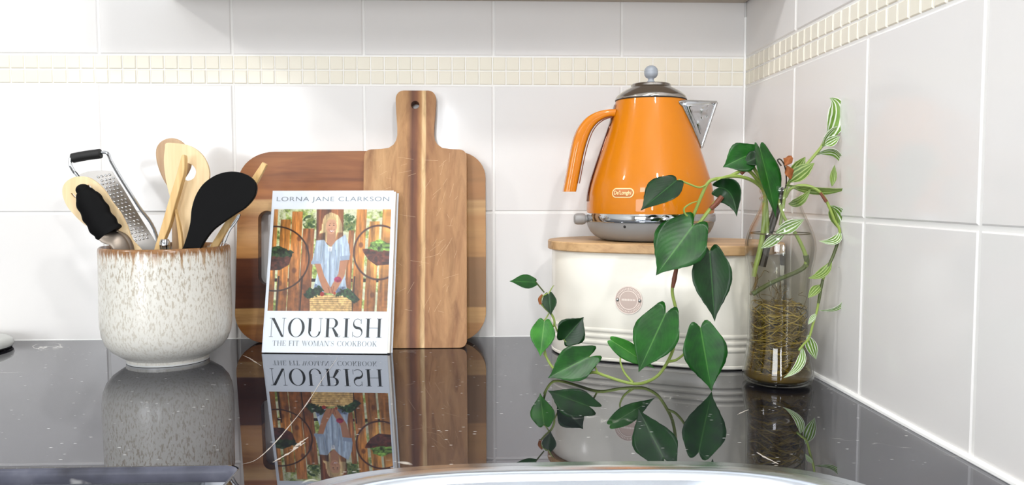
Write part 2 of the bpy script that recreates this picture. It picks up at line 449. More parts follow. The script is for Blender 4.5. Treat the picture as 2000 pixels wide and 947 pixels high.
bm = bmesh.new(); box(bm, -3.5, .1, -4.3, .1, 1.55, 1.65); structure(obj('ceiling', bm, M_paint, smooth=False))
bm = bmesh.new(); box(bm, -3.5, -3.4, -4.3, .1, -.9, 1.55); structure(obj('wall_left', bm, M_paint, smooth=False))
bm = bmesh.new(); box(bm, -3.4, 0, -4.3, -4.2, -.9, 1.55); structure(obj('wall_front', bm, mat('warm_grey_paint', (150, 146, 142), .7), smooth=False))
# sealant bead in the angle of right wall and worktop, and the thin one along the back wall
bm = bmesh.new()
tube(bm, [(-.0015, -.004-k*.05+0, .0012+random.uniform(-.0003, .0003)) for k in range(0, 29)], .0036, 10, 3)
structure(obj('trim_1', bm, M_caulk), 'white sealant bead between worktop and right wall')
bm = bmesh.new()
tube(bm, [(-.01-k*.1, -.0004, .0002) for k in range(0, 33)], .0008, 8, 1)
structure(obj('trim_2', bm, M_caulk), 'thin white sealant line between worktop and back wall')
bm = bmesh.new()
tube(bm, [(-.0015, -.0015, .0+k*.05) for k in range(0, 11)], .0022, 8, 1)
structure(obj('trim_3', bm, M_caulk), 'white sealant in the corner of the two tiled walls')

# ------------------------------------------------------------------ worktop, sink, cabinets
SC, SA, SB, SN = (-.342, -.815), .25, .22, 3.5
def sup(d, n=96):
    out = []
    for i in range(n):
        a = 2*PI*i/n; c, s = math.cos(a), math.sin(a)
        out.append((SC[0]+(SA-d)*math.copysign(abs(c)**(2/SN), c), SC[1]+(SB-d)*math.copysign(abs(s)**(2/SN), s)))
    return out
bm = bmesh.new()
L0, L1 = -.592, -.6195
def wout(d, r=.010):
    c = (L1-r, L0-r)
    return [(-3.35, -.002), (-3.35, L0+d)]+[(c[0]+(r+d)*math.cos(math.radians(90-90*k/8)), c[1]+(r+d)*math.sin(math.radians(90-90*k/8))) for k in range(9)]+[(L1+d, -1.6), (-.0012, -1.6), (-.0012, -.002)]
WT = .0135; RB_ = .0055
top = [bm.verts.new((x, y, 0)) for x, y in wout(RB_)]; hv = [bm.verts.new((x, y, 0)) for x, y in sup(.006)]
es = [bm.edges.new((v[i], v[(i+1) % len(v)])) for v in (top, hv) for i in range(len(v))]
bmesh.ops.triangle_fill(bm, use_beauty=True, edges=es, normal=(0, 0, 1))
prev = top
for d, z in [(RB_*(1-math.sin(math.radians(a_))), -RB_*(1-math.cos(math.radians(a_)))) for a_ in range(15, 91, 15)]+[(0, -WT+.002), (.0006, -WT+.0006), (.002, -WT)]:
    cur = [bm.verts.new((x, y, z)) for x, y in wout(d)]
    for i in range(len(cur)): bm.faces.new((prev[i], prev[(i+1) % len(cur)], cur[(i+1) % len(cur)], cur[i]))
    prev = cur
hb_ = [bm.verts.new((x, y, -WT)) for x, y in sup(.006)]
for i in range(len(hv)): bm.faces.new((hv[i], hv[(i+1) % len(hv)], hb_[(i+1) % len(hv)], hb_[i]))
es = [bm.edges.get((v[i], v[(i+1) % len(v)])) or bm.edges.new((v[i], v[(i+1) % len(v)])) for v in (prev, hb_) for i in range(len(v))]
bmesh.ops.triangle_fill(bm, use_beauty=True, edges=es, normal=(0, 0, -1))
wt = obj('worktop', bm, [M_marble, M_edge], smooth=False)
for p_ in wt.data.polygons:
    p_.use_smooth = abs(p_.normal.z) < .99; p_.material_index = 1 if p_.use_smooth else 0
tag(wt, 'glossy black marble L-shaped worktop with pale veins running into the corner', 'worktop')
# pale veins inlaid in the stone: slivers flush with the surface
def vein(pts, wd, name='vein'):
    bm = bmesh.new(); P = [ON(*p) for p in pts]
    V0 = []; 
    Q = catmull(P, 5)
    for i, p in enumerate(Q):
        d = (Q[min(i+1, len(Q)-1)]-Q[max(i-1, 0)]); d.z = 0; d.normalize(); n = Vector((-d.y, d.x, 0))
        w_ = wd*(.35+.9*random.random())*(.3+.7*math.sin(PI*min(1, max(0, (i+.5)/len(Q)))))
        V0.append((bm.verts.new((p.x+n.x*w_, p.y+n.y*w_, .00012)), bm.verts.new((p.x-n.x*w_, p.y-n.y*w_, .00012))))
    for a, b in zip(V0, V0[1:]): bm.faces.new((a[0], b[0], b[1], a[1]))
    o = obj(name, bm, M_vein, wt, smooth=False); return o
vein([(660, 697), (630, 740), (598, 790), (560, 838), (530, 872), (500, 898), (472, 907)], .0007)
vein([(533, 903), (552, 892), (572, 880), (583, 868), (590, 862), (602, 854)], .0018)
vein([(572, 873), (584, 871), (596, 864)], .0012)
vein([(475, 694), (488, 700), (497, 706), (510, 714)], .0014)
vein([(1478, 883), (1492, 892), (1508, 900), (1520, 906)], .0014)
vein([(1440, 810), (1452, 804), (1462, 800)], .0010)

snk = thing('sink', 'stainless steel sink set into the worktop at the bottom of the photo', 'sink', (SC[0], SC[1], 0))
def loft(bm, loops, cap=False):
    R = [[bm.verts.new((x, y, z)) for x, y in lp] for lp, z in loops]
    for A, B in zip(R, R[1:]):
        for k in range(len(A)):
            bm.faces.new((A[k], A[(k+1) % len(A)], B[(k+1) % len(A)], B[k]))
    if cap: bm.faces.new(R[-1])
bm = bmesh.new()
loft(bm, [(sup(.0005), .0003), (sup(.001), .0018), (sup(.003), .0024), (sup(.013), .0026), (sup(.0155), .0034), (sup(.018), .0052), (sup(.022), .0062), (sup(.032), .006), (sup(.037), .0045), (sup(.040), .0)])
obj('rim', bm, M_sink, snk, angle=60)
bm = bmesh.new()
loft(bm, [(sup(.040), .0), (sup(.043), -.01), (sup(.048), -.12), (sup(.056), -.15), (sup(.075), -.162), (sup(.15), -.166)], True)
obj('bowl', bm, M_sink, snk, angle=60)
bm = bmesh.new(); lathe(bm, [(0, -.1655), (.03, -.1655), (.038, -.162), (.042, -.164), (.042, -.168), (0, -.168)], (SC[0], SC[1], 0), 32)
obj('drain', bm, M_chrome, snk)

def base_cab(label, x0, x1, y0, y1, doors, face):
    c = thing('base_cabinet', label, 'cabinet', ((x0+x1)/2, (y0+y1)/2, -.9))
    bm = bmesh.new(); box(bm, x0, x1, y0, y1, -.9, -.0145); obj('body', bm, M_cabinet, c, smooth=False, bevel=.001)
    for a, b in doors:
        bm = bmesh.new()
        if face == 'y': box(bm, a+.002, b-.002, y0-.019, y0-.0005, -.78, -.018)
        else: box(bm, x0-.019, x0-.0005, a+.002, b-.002, -.78, -.018)
        d = obj('door', bm, M_cabinet, c, smooth=False, bevel=.0015)
        bm = bmesh.new()
        if face == 'y': tube(bm, [((a+b)/2-.06, y0-.02, -.12), ((a+b)/2-.06, y0-.045, -.12), ((a+b)/2+.06, y0-.045, -.12), ((a+b)/2+.06, y0-.02, -.12)], .005, 8, 4)
        else: tube(bm, [(x0-.02, (a+b)/2-.06, -.12), (x0-.045, (a+b)/2-.06, -.12), (x0-.045, (a+b)/2+.06, -.12), (x0-.02, (a+b)/2+.06, -.12)], .005, 8, 4)
        obj('handle', bm, M_steel, d)
base_cab('white laminate base cabinet under the left run of the worktop', -3.35, -.602, -.572, -.01, [(-3.35+.45*i, -3.35+.45*(i+1)) for i in range(6)], 'y')
bm = bmesh.new()

# shallow wall cabinet above the frame: only the edge of its underside shows, and its shadow falls across the tiles
wc = thing('wall_cabinet', 'shallow wall cabinet whose brown underside edge just shows at the top right', 'cabinet', (-.44, -.09, .522))
bm = bmesh.new(); box(bm, -.885, -.003, -.18, -.001, .5248, 1.2); obj('body', bm, M_cabinet, wc, smooth=False, bevel=.001)
bm = bmesh.new(); box(bm, -.884, -.004, -.178, -.0015, .5225, .5245); obj('bottom_panel', bm, M_cabwood, wc, smooth=False)
for i in range(2):
    bm = bmesh.new(); box(bm, -.884+.44*i+.001, -.884+.44*(i+1)-.001, -.198, -.1805, .5255, 1.2); d = obj('door', bm, M_cabinet, wc, smooth=False, bevel=.0015)
    bm = bmesh.new(); lathe(bm, [(0, .02), (.008, .02), (.011, .014), (.006, .006), (.005, 0), (0, 0)], (-.884+.44*i+(.40 if i == 0 else .04), -.198, .57), 20, axis=Matrix.Rotation(PI/2, 3, 'X')); obj('knob', bm, M_steel, d)

# ------------------------------------------------------------------ grey tray at the left edge
bm = bmesh.new(); lathe(bm, [(0, .004), (.055, .004), (.064, .003), (.068, .004), (.069, .008), (.067, .013), (.060, .0165), (.048, .0175), (0, .0175)], (-1.172, -.080, 0), 64)
tr = tag(obj('round_trivet', bm, mat('pale_grey_enamel', (190, 192, 188), .25), angle=60), 'grey round-edged trivet cut off by the left edge of the photo', 'trivet')
bm = bmesh.new(); lathe(bm, [(0, .0), (.060, .0), (.066, .0012), (.068, .0042), (.06, .0046), (0, .0046)], (-1.172, -.080, 0), 64)
obj('rubber_foot', bm, M_blackgrip, tr, label='black rubber foot ring')

# ------------------------------------------------------------------ crock
CX, CY = -.8433, -.155
crock = thing('utensil_crock', 'cream speckled stoneware crock with a brown rim, full of utensils', 'utensil holder', (CX, CY, 0))
bm = bmesh.new()
prof = [(0, .004), (.046, .004), (.0495, .0005), (.0525, .0005), (.053, .006), (.060, .0105), (.070, .0175), (.0775, .027), (.0815, .038), (.0833, .052), (.0836, .07), (.0830, .10), (.0826, .13), (.0828, .150), (.0822, .1545), (.0805, .1562), (.0788, .1545), (.0782, .150),
        (.0782, .10), (.0785, .06), (.076, .035), (.068, .02), (.05, .012), (0, .011)]
lathe(bm, prof, (CX, CY, 0), 96)
obj('pot', bm, M_glaze, crock, angle=50)
bm = bmesh.new(); lathe(bm, [(.0495, .0004), (.0526, .0004), (.0528, .0058), (.0495, .0058)], (CX, CY, 0), 96, closed=True)
obj('foot_ring', bm, mat('pale_glaze_foot', (214, 216, 214), .25), crock)

# ------------------------------------------------------------------ utensils standing in the crock
def frame_for(Y, tilt=0, yawr=0):
    """frame of a plane through world Y facing the room; x,y of outlines are given as photo points via px2"""
    N = Vector((math.sin(yawr), -math.cos(yawr)*math.cos(tilt), math.sin(tilt))).normalized()
    O = Vector((CX, Y, .155)); U = Vector((0, 0, 1)).cross(N).normalized()
    U = -U if U.x < 0 else U
    V = N.cross(U); V = V if V.z > 0 else -V
    return O, U, V, N
def pxo(pts, fr):
    O, U, V, N = fr; out = []
    for p in pts:
        q = PL(p[0], p[1], O, N)-O; out.append((q.dot(U), q.dot(V)))
    return out
def smooth2(pts, n=5, closed=True):
    P = [Vector((p[0], p[1], 0)) for p in pts]; m = len(P); out = []
    for i in range(m if closed else m-1):
        p0, p1, p2, p3 = (P[(i-1) % m], P[i], P[(i+1) % m], P[(i+2) % m]) if closed else (P[max(i-1, 0)], P[i], P[i+1], P[min(i+2, m-1)])
        for k in range(n):
            t = k/n; v = .5*((2*p1)+(p2-p0)*t+(2*p0-5*p1+4*p2-p3)*t*t+(3*p1-p0-3*p2+p3)*t**3); out.append((v.x, v.y))
    return out
# grater: crop coords -> photo px = 100+x/3.642, 240+y/3.642
def c1(x, y): return (100+x/3.642, 240+y/3.642)
def c3(x, y): return (280+x/3.788, 250+y/3.788)
gr = thing('grater', 'stainless steel hand grater with a black grip, at the back left of the crock', 'grater', (CX-.02, CY+.02, .03))
fr = frame_for(-.120, .04)
bm = bmesh.new()
P = [PL(*c1(*p), fr[0], fr[3]) for p in [(150, 237), (137, 262), (138, 300), (165, 350), (195, 385)]]
low = PL(*c1(560, 880), fr[0], fr[3])
bot1 = AT(296, 640, -.135); bot2 = AT(318, 600, -.14)
tube(bm, P+[PL(*c1(380, 640), fr[0], fr[3]), low, bot1], .0024, 10)
P = [PL(*c1(*p), fr[0], fr[3]) for p in [(350, 213), (385, 210), (408, 226), (425, 270), (500, 400), (620, 590), (750, 810)]]
tube(bm, P+[bot2], .0024, 10)
obj('wire_frame', bm, M_chrome, gr)
bm = bmesh.new(); tube(bm, [PL(*c1(*p), fr[0], fr[3]) for p in [(150, 251), (250, 232), (354, 218)]], .0068, 16, 4)
obj('grip', bm, M_blackgrip, gr, bevel=.001, label='black rubber grip')
bm = bmesh.new()
pan = pxo([c1(*p) for p in [(200, 365), (260, 345), (340, 337), (432, 342), (520, 480), (620, 650), (745, 850), (745, 960), (640, 960), (520, 900), (330, 620)]], fr)
plate(bm, pan, fr, .0008)
obj('blade', bm, mat('satin_grater_steel', (150, 147, 143), .4, 1), gr, smooth=False)
bm = bmesh.new(); O, U, V, N = fr
rad_ = []
for i in range(19):
    for j in range(4):
        f_ = i/18
        x = 335+f_*(600-335)+j*27*(1)+ (12 if i % 2 else 0); y = 385+f_*(835-385)-j*6
        q = PL(*c1(x, y), O, N)+N*.0006
        uvsphere(bm, q, .0021, .0012, .0013, 8, 6, 0, Matrix.Rotation(.5, 3, 'Y'))
obj('grating_teeth', bm, M_chrome, gr)
# slotted wooden spoon, pale, leaning far left
def flat_utensil(name, label, cat, px, Y, tilt, th, m, holes=(), n=4, yawr=0, part='blade', bev=.0012):
    fr = frame_for(Y, tilt, yawr)
    o2 = smooth2(pxo(px, fr), n)
    hs = [smooth2(pxo(h, fr), 4) for h in holes]
    bm = bmesh.new(); plate(bm, o2, fr, th, hs)
    o = obj(name, bm, m, None, bevel=bev, angle=40)
    tag(o, label, cat); return o, fr
flat_utensil('slotted_spoon', 'pale wooden slotted spoon leaning left behind the black tongs', 'spoon',
    [c1(*p) for p in [(78, 490), (95, 430), (150, 390), (220, 380), (290, 400), (370, 470), (430, 560), (490, 640), (540, 740), (575, 830), (640, 905), (700, 1010), (760, 1150), (720, 1180), (640, 1050), (570, 900), (480, 850), (380, 800), (240, 725), (150, 640), (100, 570)]], -.190, .06, .0045, M_birch,
    [[c1(*p) for p in [(140, 500), (156, 506), (172, 522), (178, 534), (168, 532), (152, 518)]], [c1(*p) for p in [(258, 442), (274, 444), (290, 466), (296, 480), (284, 474), (266, 456)]]])
# tongs
tg = thing('tongs', 'steel kitchen tongs with scalloped black silicone head, at the left of the crock', 'tongs', (CX-.05, -.205, .1))
fr = frame_for(-.205, .03); O, U, V, N = fr
bm = bmesh.new()
ax = [(228, 478), (252, 530), (298, 605), (338, 680), (385, 750), (418, 785)]
hw = [45, 84, 98, 98, 98, 92]
cs = [PL(*c1(*p), O, N) for p in ax]
K = 26; rings = []
Q = catmull(cs, 6); m_ = len(Q)
S = (Q[-1]-Q[0]).normalized().cross(N).normalized()
for i, q in enumerate(Q):
    f_ = i/(m_-1); x = f_*(len(hw)-1); k = min(int(x), len(hw)-2); h = (hw[k]+(hw[k+1]-hw[k])*(x-k))
    h *= (1+.05*math.sin(f_*PI*9)); h = h/3.642*.00068
    if i == 0: h *= .55
    rings.append([bm.verts.new(q+S*h*math.cos(2*PI*j/K)+N*(.0085*math.sin(2*PI*j/K)*(1 if i else .5))) for j in range(K)])
for A, B in zip(rings, rings[1:]):
    for j in range(K): bm.faces.new((A[j], A[(j+1) % K], B[(j+1) % K], B[j]))
bm.faces.new(rings[0]); bm.faces.new(rings[-1])
uvsphere(bm, Q[0]+(Q[0]-Q[1])*.0, .0095, .0070, .008, 18, 10)
obj('silicone_head', bm, M_black, tg, angle=60, label='black scalloped silicone head')
def arm(off, wpx):
    bm = bmesh.new()
    p0 = PL(*c1(400, 795), O, N)-N*off; p1 = PL(*c1(520, 930), O, N)-N*off; p2 = Vector((CX-.030, -.19, .02))
    tube(bm, [p0, p1, p2], [.0115, .010, .0075], 16, 8, flat=.25)
    obj('arm', bm, M_arm, tg, angle=40)
arm(-.003, 60); arm(.009, 60)
# round-headed wooden spoon at the back
sp = thing('wooden_spoon', 'brown wooden spoon with its round back behind the pale spatula', 'spoon', (CX, -.12, .1))
fr = frame_for(-.105, 0); O, U, V, N = fr
bm = bmesh.new()
hc = [(88, 180), (100, 130), (140, 90), (205, 73), (270, 92), (320, 140), (350, 200), (352, 270), (330, 330), (290, 390), (250, 450), (200, 460), (160, 410), (120, 330), (95, 250)]
plate(bm, smooth2(pxo([c3(*p) for p in hc], fr), 4), fr, .006)
obj('head', bm, M_beech, sp, bevel=.0026, seg=3)
bm = bmesh.new(); tube(bm, [PL(*c3(222, 440), O, N)-N*.003, PL(*c3(232, 700), O, N)-N*.003, AT(348, 560, -.125), Vector((CX+.02, -.13, .016))], [.006, .0052, .0052, .006], 12, 8)
obj('handle', bm, M_beech, sp)
flat_utensil('wooden_spatula', 'wide pale wooden spatula with a round hole, standing upright', 'spatula',
    [c3(*p) for p in [(158, 150), (168, 112), (240, 112), (320, 124), (390, 158), (450, 220), (485, 310), (480, 400), (430, 500), (400, 600), (372, 700), (340, 900), (345, 1100), (270, 1100), (268, 880), (250, 720), (225, 600), (185, 470), (160, 350), (150, 240)]], -.142, .02, .005, M_birch,
    [[c3(*p) for p in [(298, 270), (320, 258), (355, 270), (383, 300), (388, 335), (370, 372), (330, 390), (300, 378), (285, 330)]]])
# edge-on bamboo turner
bm = bmesh.new(); fr = frame_for(-.165, .02)
pts = [c3(*p) for p in [(276, 225), (285, 200), (302, 202), (305, 270), (298, 340), (262, 470), (225, 600), (190, 730), (150, 830), (128, 900), (110, 1000), (60, 1010), (80, 890), (108, 800), (150, 660), (190, 520), (240, 360)]]
plate(bm, smooth2(pxo(pts, fr), 3), fr, .012)
tag(obj('bamboo_turner', bm, M_bam2, bevel=.0015, angle=35), 'narrow bamboo turner seen edge-on in front of the round-holed spatula', 'turner')
flat_utensil('bamboo_fork', 'thin curved bamboo handle between the turner and the black spoon', 'utensil handle',
    [c3(*p) for p in [(228, 560), (240, 610), (258, 680), (275, 760), (284, 840), (286, 900), (286, 1000), (262, 1000), (262, 880), (256, 800), (244, 700), (232, 620)]], -.158, 0, .007, M_bam2, n=3)
# black spoon
bs = thing('black_spoon', 'large matt black silicone spoon at the right of the crock', 'spoon', (CX+.05, -.19, .1))
fr = frame_for(-.205, .05); O, U, V, N = fr
bo = smooth2(pxo([c3(*p) for p in [(290, 885), (320, 800), (345, 700), (355, 600), (385, 500), (440, 415), (520, 355), (610, 325), (700, 325), (775, 352), (825, 400), (835, 460), (810, 525), (750, 590), (680, 635), (600, 690), (520, 750), (470, 810), (430, 875), (400, 950), (250, 950)]], fr), 4)
bm = bmesh.new(); plate(bm, bo, fr, .007)
obj('bowl', bm, M_black, bs, bevel=.0030, seg=4, angle=50)
bm = bmesh.new(); tube(bm, [PL(*c3(350, 880), O, N)-N*.004, Vector((CX+.035, -.175, .02))], [.010, .006], 16, 6, flat=.5)
obj('handle', bm, M_black, bs)
# bamboo stick and a steel whisk head beside it
bm = bmesh.new(); fr = frame_for(-.17, 0)
plate(bm, pxo([c3(*p) for p in [(880, 250), (912, 270), (845, 398), (650, 700), (560, 860), (500, 960), (450, 960), (500, 860), (600, 700), (800, 370)]], fr), fr, .008)
tag(obj('bamboo_stick', bm, M_bam2, bevel=.001), 'flat bamboo stick leaning right behind the black spoon', 'stick')
wh = thing('whisk', 'small steel wire whisk behind the bamboo stick at the right of the crock', 'whisk', (CX+.05, -.14, .1))
O = frame_for(-.145, 0)[0]; N = Vector((0, -1, 0))
for k, (dx, dy) in enumerate([(0, 0), (-22, 14), (24, -8), (-60, 60)]):
    bm = bmesh.new()
    tube(bm, [PL(*c3(x+dx*s_, y+dy*s_), O, N) for x, y, s_ in [(708, 640, .3), (690, 672, .6), (652, 720, 1), (610, 770, 1.2), (580, 850, 1), (545, 960, .4), (500, 1060, 0)]], .0011, 6, 5)
    obj('wire', bm, M_chrome, wh)
bm = bmesh.new(); tube(bm, [PL(*c3(500, 1060), O, N), Vector((CX-.01, -.13, .02))], .005, 10, 4); obj('handle', bm, M_steel, wh)
pl_ = thing('peeler', 'small chrome utensil top just showing over the crock rim', 'utensil', (CX, -.19, .13))
bm = bmesh.new(); lathe(bm, [(0, .008), (.005, .0075), (.007, .003), (.0065, -.006), (.0045, -.010), (.0045, -.12), (0, -.122)], AT(322, 478, -.168)+Vector((0, 0, 0)), 16)
obj('body', bm, M_chrome, pl_)

# ------------------------------------------------------------------ chopping boards
def lean_frame(x, y0, z0, y1, z1):
    V = Vector((0, y1-y0, z1-z0)).normalized(); U = Vector((1, 0, 0)); N = U.cross(V); N = N if N.y < 0 else -N
    return Vector((x, y0, z0)), U, V, N
fr = lean_frame(-.5985, -.042, .0008, -.0215, .289)
bm = bmesh.new()
ol = arc(-.190+.045, .045, .045, .045, 180, 270, 10)+arc(.190-.045, .045, .045, .045, 270, 360, 10)+arc(.190-.042, .290-.040, .042, .040, 0, 90, 10)+[(0, .2912)]+arc(-.190+.06, .290-.046, .055, .046, 90, 180, 10)
slot = rrect(-.155, -.129, .088, .200, .0128)
plate(bm, ol, fr, .018, [slot])
bb = obj('chopping_board', bm, M_bigboard, bevel=.0035, seg=3, angle=30)
tag(bb, 'wide striped wooden chopping board with a slot handle, leaning on the tiles at the back', 'chopping board')
FS = lean_frame(-.514, -.093, .0008, -.0225, .381)
bm = bmesh.new()
body = arc(-.077+.010, .010, .010, .010, 180, 270, 5)+arc(.077-.010, .010, .010, .010, 270, 360, 5)+arc(.077-.011, .297-.011, .011, .011, 0, 90, 6)
neck = [(.052, .2975), (.040, .2995), (.033, .3045), (.0292, .311), (.0276, .319), (.0277, .330), (.0292, .350), (.0302, .366)]
top = arc(.0305-.012, .3885-.013, .012, .013, 0, 90, 6)
R_ = body+neck+top
L_ = [(-x, y) for x, y in (neck+top)][::-1] + [(-x, y) for x, y in arc(.077-.011, .297-.011, .011, .011, 0, 90, 6)][::-1]
hole = arc(-.001, .366, .0062, .0062, 0, 345, 22)
plate(bm, R_+L_, FS, .017, [hole])
# knife scratches: fine pale grooves on the face
O, U, V, N = FS
for i in range(110):
    u = random.uniform(-.07, .07); v = random.uniform(.05, .285); a = random.gauss(.9, .5) if u > .01 else random.gauss(.3, .6); l = random.uniform(.006, .028)
    if u < .012 and random.random() < .6: continue
    du, dv = math.cos(a)*l/2, math.sin(a)*l/2
    if abs(u)+l > .078: continue
    p = O+U*u+V*v; wv = .00011; pu = U*(-math.sin(a))*wv+V*math.cos(a)*wv; d = U*du+V*dv
    vs = [bm.verts.new(q+N*.00008) for q in (p-d-pu, p+d-pu, p+d+pu, p-d+pu)]
    bm.faces.new(vs).material_index = 1
sb = obj('paddle_board', bm, [M_smallboard, mat('scratched_wood', (222, 190, 150), .6)], bevel=.0025, seg=3, angle=30)
tag(sb, 'scratched wooden paddle chopping board with a holed handle, in front of the wide board', 'chopping board')

# ------------------------------------------------------------------ cookbook
BL, BR = ON(513, 689), ON(757, 692)
BL = Vector((-.7272, -.1175, .0012)); BR = Vector((-.5482, -.1335, .0012))
Ub = (BR-BL).normalized(); Hn = Vector((Ub.y, -Ub.x, 0)); Hn = Hn if Hn.y < 0 else -Hn
LEAN = .245
Vb = (Vector((0, 0, 1))*math.cos(LEAN) - Hn*math.sin(LEAN)).normalized(); Nb = Ub.cross(Vb); Nb = Nb if Nb.y < 0 else -Nb
BW = (BR-BL).length; BH = .2365; BT = .013
book = thing('cookbook', 'white paperback cookbook with a fence and woman cover, leaning on the boards', 'book', tuple(BL))
BF = (BL, Ub, Vb, Nb)
bm = bmesh.new(); plate(bm, [(0.001, .001), (BW+.003, .001), (BW+.003, BH-.0015), (.001, BH-.0015)], (BL-Nb*.0008, Ub, Vb, Nb), BT-.0016)
pg = obj('pages', bm, M_page, book, smooth=False)
bm = bmesh.new(); plate(bm, [(0, 0), (BW, 0), (BW, BH), (0, BH)], BF, .0007)
obj('front_cover', bm, M_cover, book, smooth=False)
bm = bmesh.new(); plate(bm, [(0, 0), (BW+.005, 0), (BW+.005, BH-.001), (0, BH-.001)], (BL-Nb*(BT-.0007), Ub, Vb, Nb), .0007)
obj('back_cover', bm, M_cover, book, smooth=False)
bm = bmesh.new(); plate(bm, [(-.0005, 0), (.0006, 0), (.0006, BH), (-.0005, BH)], BF, BT)
obj('spine', bm, M_cover, book, smooth=False)

# cover photograph, drawn as colours over a fine grid of the flat print (x, y run over the print, 650 x 555 units)
NX, NY = 300, 250
TT, SS = np.meshgrid(np.linspace(0, 1, NY), np.linspace(0, 1, NX), indexing='ij')
YY = 133+555*TT; XL = 62-27*TT; XR = 714-9*TT; XX = XL+SS*(XR-XL)
def sn(sx, sy, seed, octv=4):
    r = np.random.default_rng(seed); o = np.zeros_like(XX); a = 1
    for k in range(octv):
        gx, gy = int(650/sx)+3, int(600/sy)+3; g = r.random((gy, gx))
        fx = np.clip((XX-20)/sx, 0, gx-1.001); fy = np.clip((YY-120)/sy, 0, gy-1.001); ix, iy = fx.astype(int), fy.astype(int); ix = np.minimum(ix, gx-2); iy = np.minimum(iy, gy-2); tx, ty = fx-ix, fy-iy
        tx = tx*tx*(3-2*tx); ty = ty*ty*(3-2*ty)
        o += a*((g[iy, ix]*(1-tx)+g[iy, ix+1]*tx)*(1-ty)+(g[iy+1, ix]*(1-tx)+g[iy+1, ix+1]*tx)*ty-.5); a *= .55; sx /= 2; sy /= 2
    return o
IMG = np.zeros(XX.shape+(3,))
def put(mask, col, var=0, nz=None):
    global IMG
    c = np.array(col, float); m = np.clip(mask, 0, 1)[..., None]
    cc = np.broadcast_to(c, IMG.shape)
    if var: cc = cc*(1+var*nz[..., None])
    IMG = IMG*(1-m)+cc*m
def poly(pts, soft=2.0, wob=0, nz=None):
    x = XX+(wob*nz if wob else 0); y = YY+(wob*nz if wob else 0)
    ins = np.zeros(XX.shape, bool); dist = np.full(XX.shape, 1e9)
    n = len(pts)
    for i in range(n):
        (x0, y0), (x1, y1) = pts[i], pts[(i+1) % n]
        c = ((y0 > y) != (y1 > y)) & (x < (x1-x0)*(y-y0)/((y1-y0) or 1e-9)+x0); ins ^= c
        dx, dy = x1-x0, y1-y0; tt = np.clip(((x-x0)*dx+(y-y0)*dy)/(dx*dx+dy*dy+1e-9), 0, 1)
        dist = np.minimum(dist, np.hypot(x-x0-tt*dx, y-y0-tt*dy))
    return np.clip(.5+np.where(ins, dist, -dist)/soft, 0, 1)
def ell(cx, cy, rx, ry, soft=.1): return np.clip((1-np.hypot((XX-cx)/rx, (YY-cy)/ry))/soft+.5, 0, 1)
def ring(cx, cy, rx, ry, wd): return np.clip(1.3-np.abs(np.hypot((XX-cx)/rx, (YY-cy)/ry)-1)*rx/wd, 0, 1)
def line(pts, wd):
    m = np.zeros(XX.shape)
    for (x0, y0), (x1, y1) in zip(pts, pts[1:]):
        dx, dy = x1-x0, y1-y0; tt = np.clip(((XX-x0)*dx+(YY-y0)*dy)/(dx*dx+dy*dy+1e-9), 0, 1)
        m = np.maximum(m, np.clip(1-(np.hypot(XX-x0-tt*dx, YY-y0-tt*dy)-wd)/2, 0, 1))
    return m
nA, nB, nC = sn(40, 40, 1), sn(12, 120, 2), sn(14, 14, 3)
put(np.ones(XX.shape), (236, 240, 205), .25, nA)
put(np.clip(nA*3+.1, 0, 1), (158, 178, 92), .5, nC)
put(ell(262, 205, 40, 40)*np.clip(.5+nC*2.5, 0, 1), (70, 104, 52)); put(ell(478, 205, 42, 48)*np.clip(.6+nC*2.5, 0, 1), (74, 116, 54))
put((YY > 512) & (YY < 530), (46, 34, 26))
put(poly([(300, 133), (450, 133), (450, 330), (300, 330)]), (142, 84, 48), .5, nB)
put(poly([(380, 133), (450, 133), (450, 230), (380, 230)]), (176, 112, 64), .4, nB)
for x0, x1, top, c in [(50, 84, 133, (206, 142, 70)), (100, 157, 190, (214, 146, 66)), (164, 223, 146, (206, 138, 68)), (226, 290, 240, (168, 108, 60)), (482, 512, 250, (198, 130, 70)), (524, 580, 133, (226, 154, 70)), (596, 652, 200, (232, 166, 84)), (668, 720, 133, (222, 162, 86))]:
    sh = lambda y: (133-y)*.04+.0
    m = poly([(x0, top), (x1, top), (x1-18, 700), (x0-22, 700)])
    put(m, c, .5, nB)
    put(m*np.clip((YY-430)/300, 0, .5), (128, 72, 34), .3, nC)
for kx, ky in [(205, 295), (180, 470), (130, 590), (250, 345), (550, 330), (620, 600), (100, 540), (235, 560)]: put(ell(kx, ky, 12, 15, .6)*.6, (110, 60, 34))
for a, b in [(90, 540), (222, 520), (515, 560)]: put(poly([(a, 500), (a+9, 500), (a-2, 690), (a-9, 690)])*.8, (52, 32, 22))
put(ring(70, 405, 192, 176, 5), (66, 40, 34)); put(ring(652, 370, 140, 147, 5.5), (92, 48, 38))
put(poly([(35, 388), (168, 380), (150, 440), (100, 468), (40, 470)]), (98, 54, 42), .6, nC)
put(poly([(560, 352), (612, 350), (715, 362), (715, 436), (640, 442), (596, 412), (566, 372)]), (112, 58, 40), .6, nC)
put(poly([(42, 345), (100, 338), (175, 368), (160, 398), (42, 400)], 3, 14, nC), (58, 84, 48), .9, nC)
put(poly([(590, 352), (600, 318), (650, 302), (716, 318), (716, 366), (640, 364)], 3, 14, nC), (128, 166, 78), .9, nC)
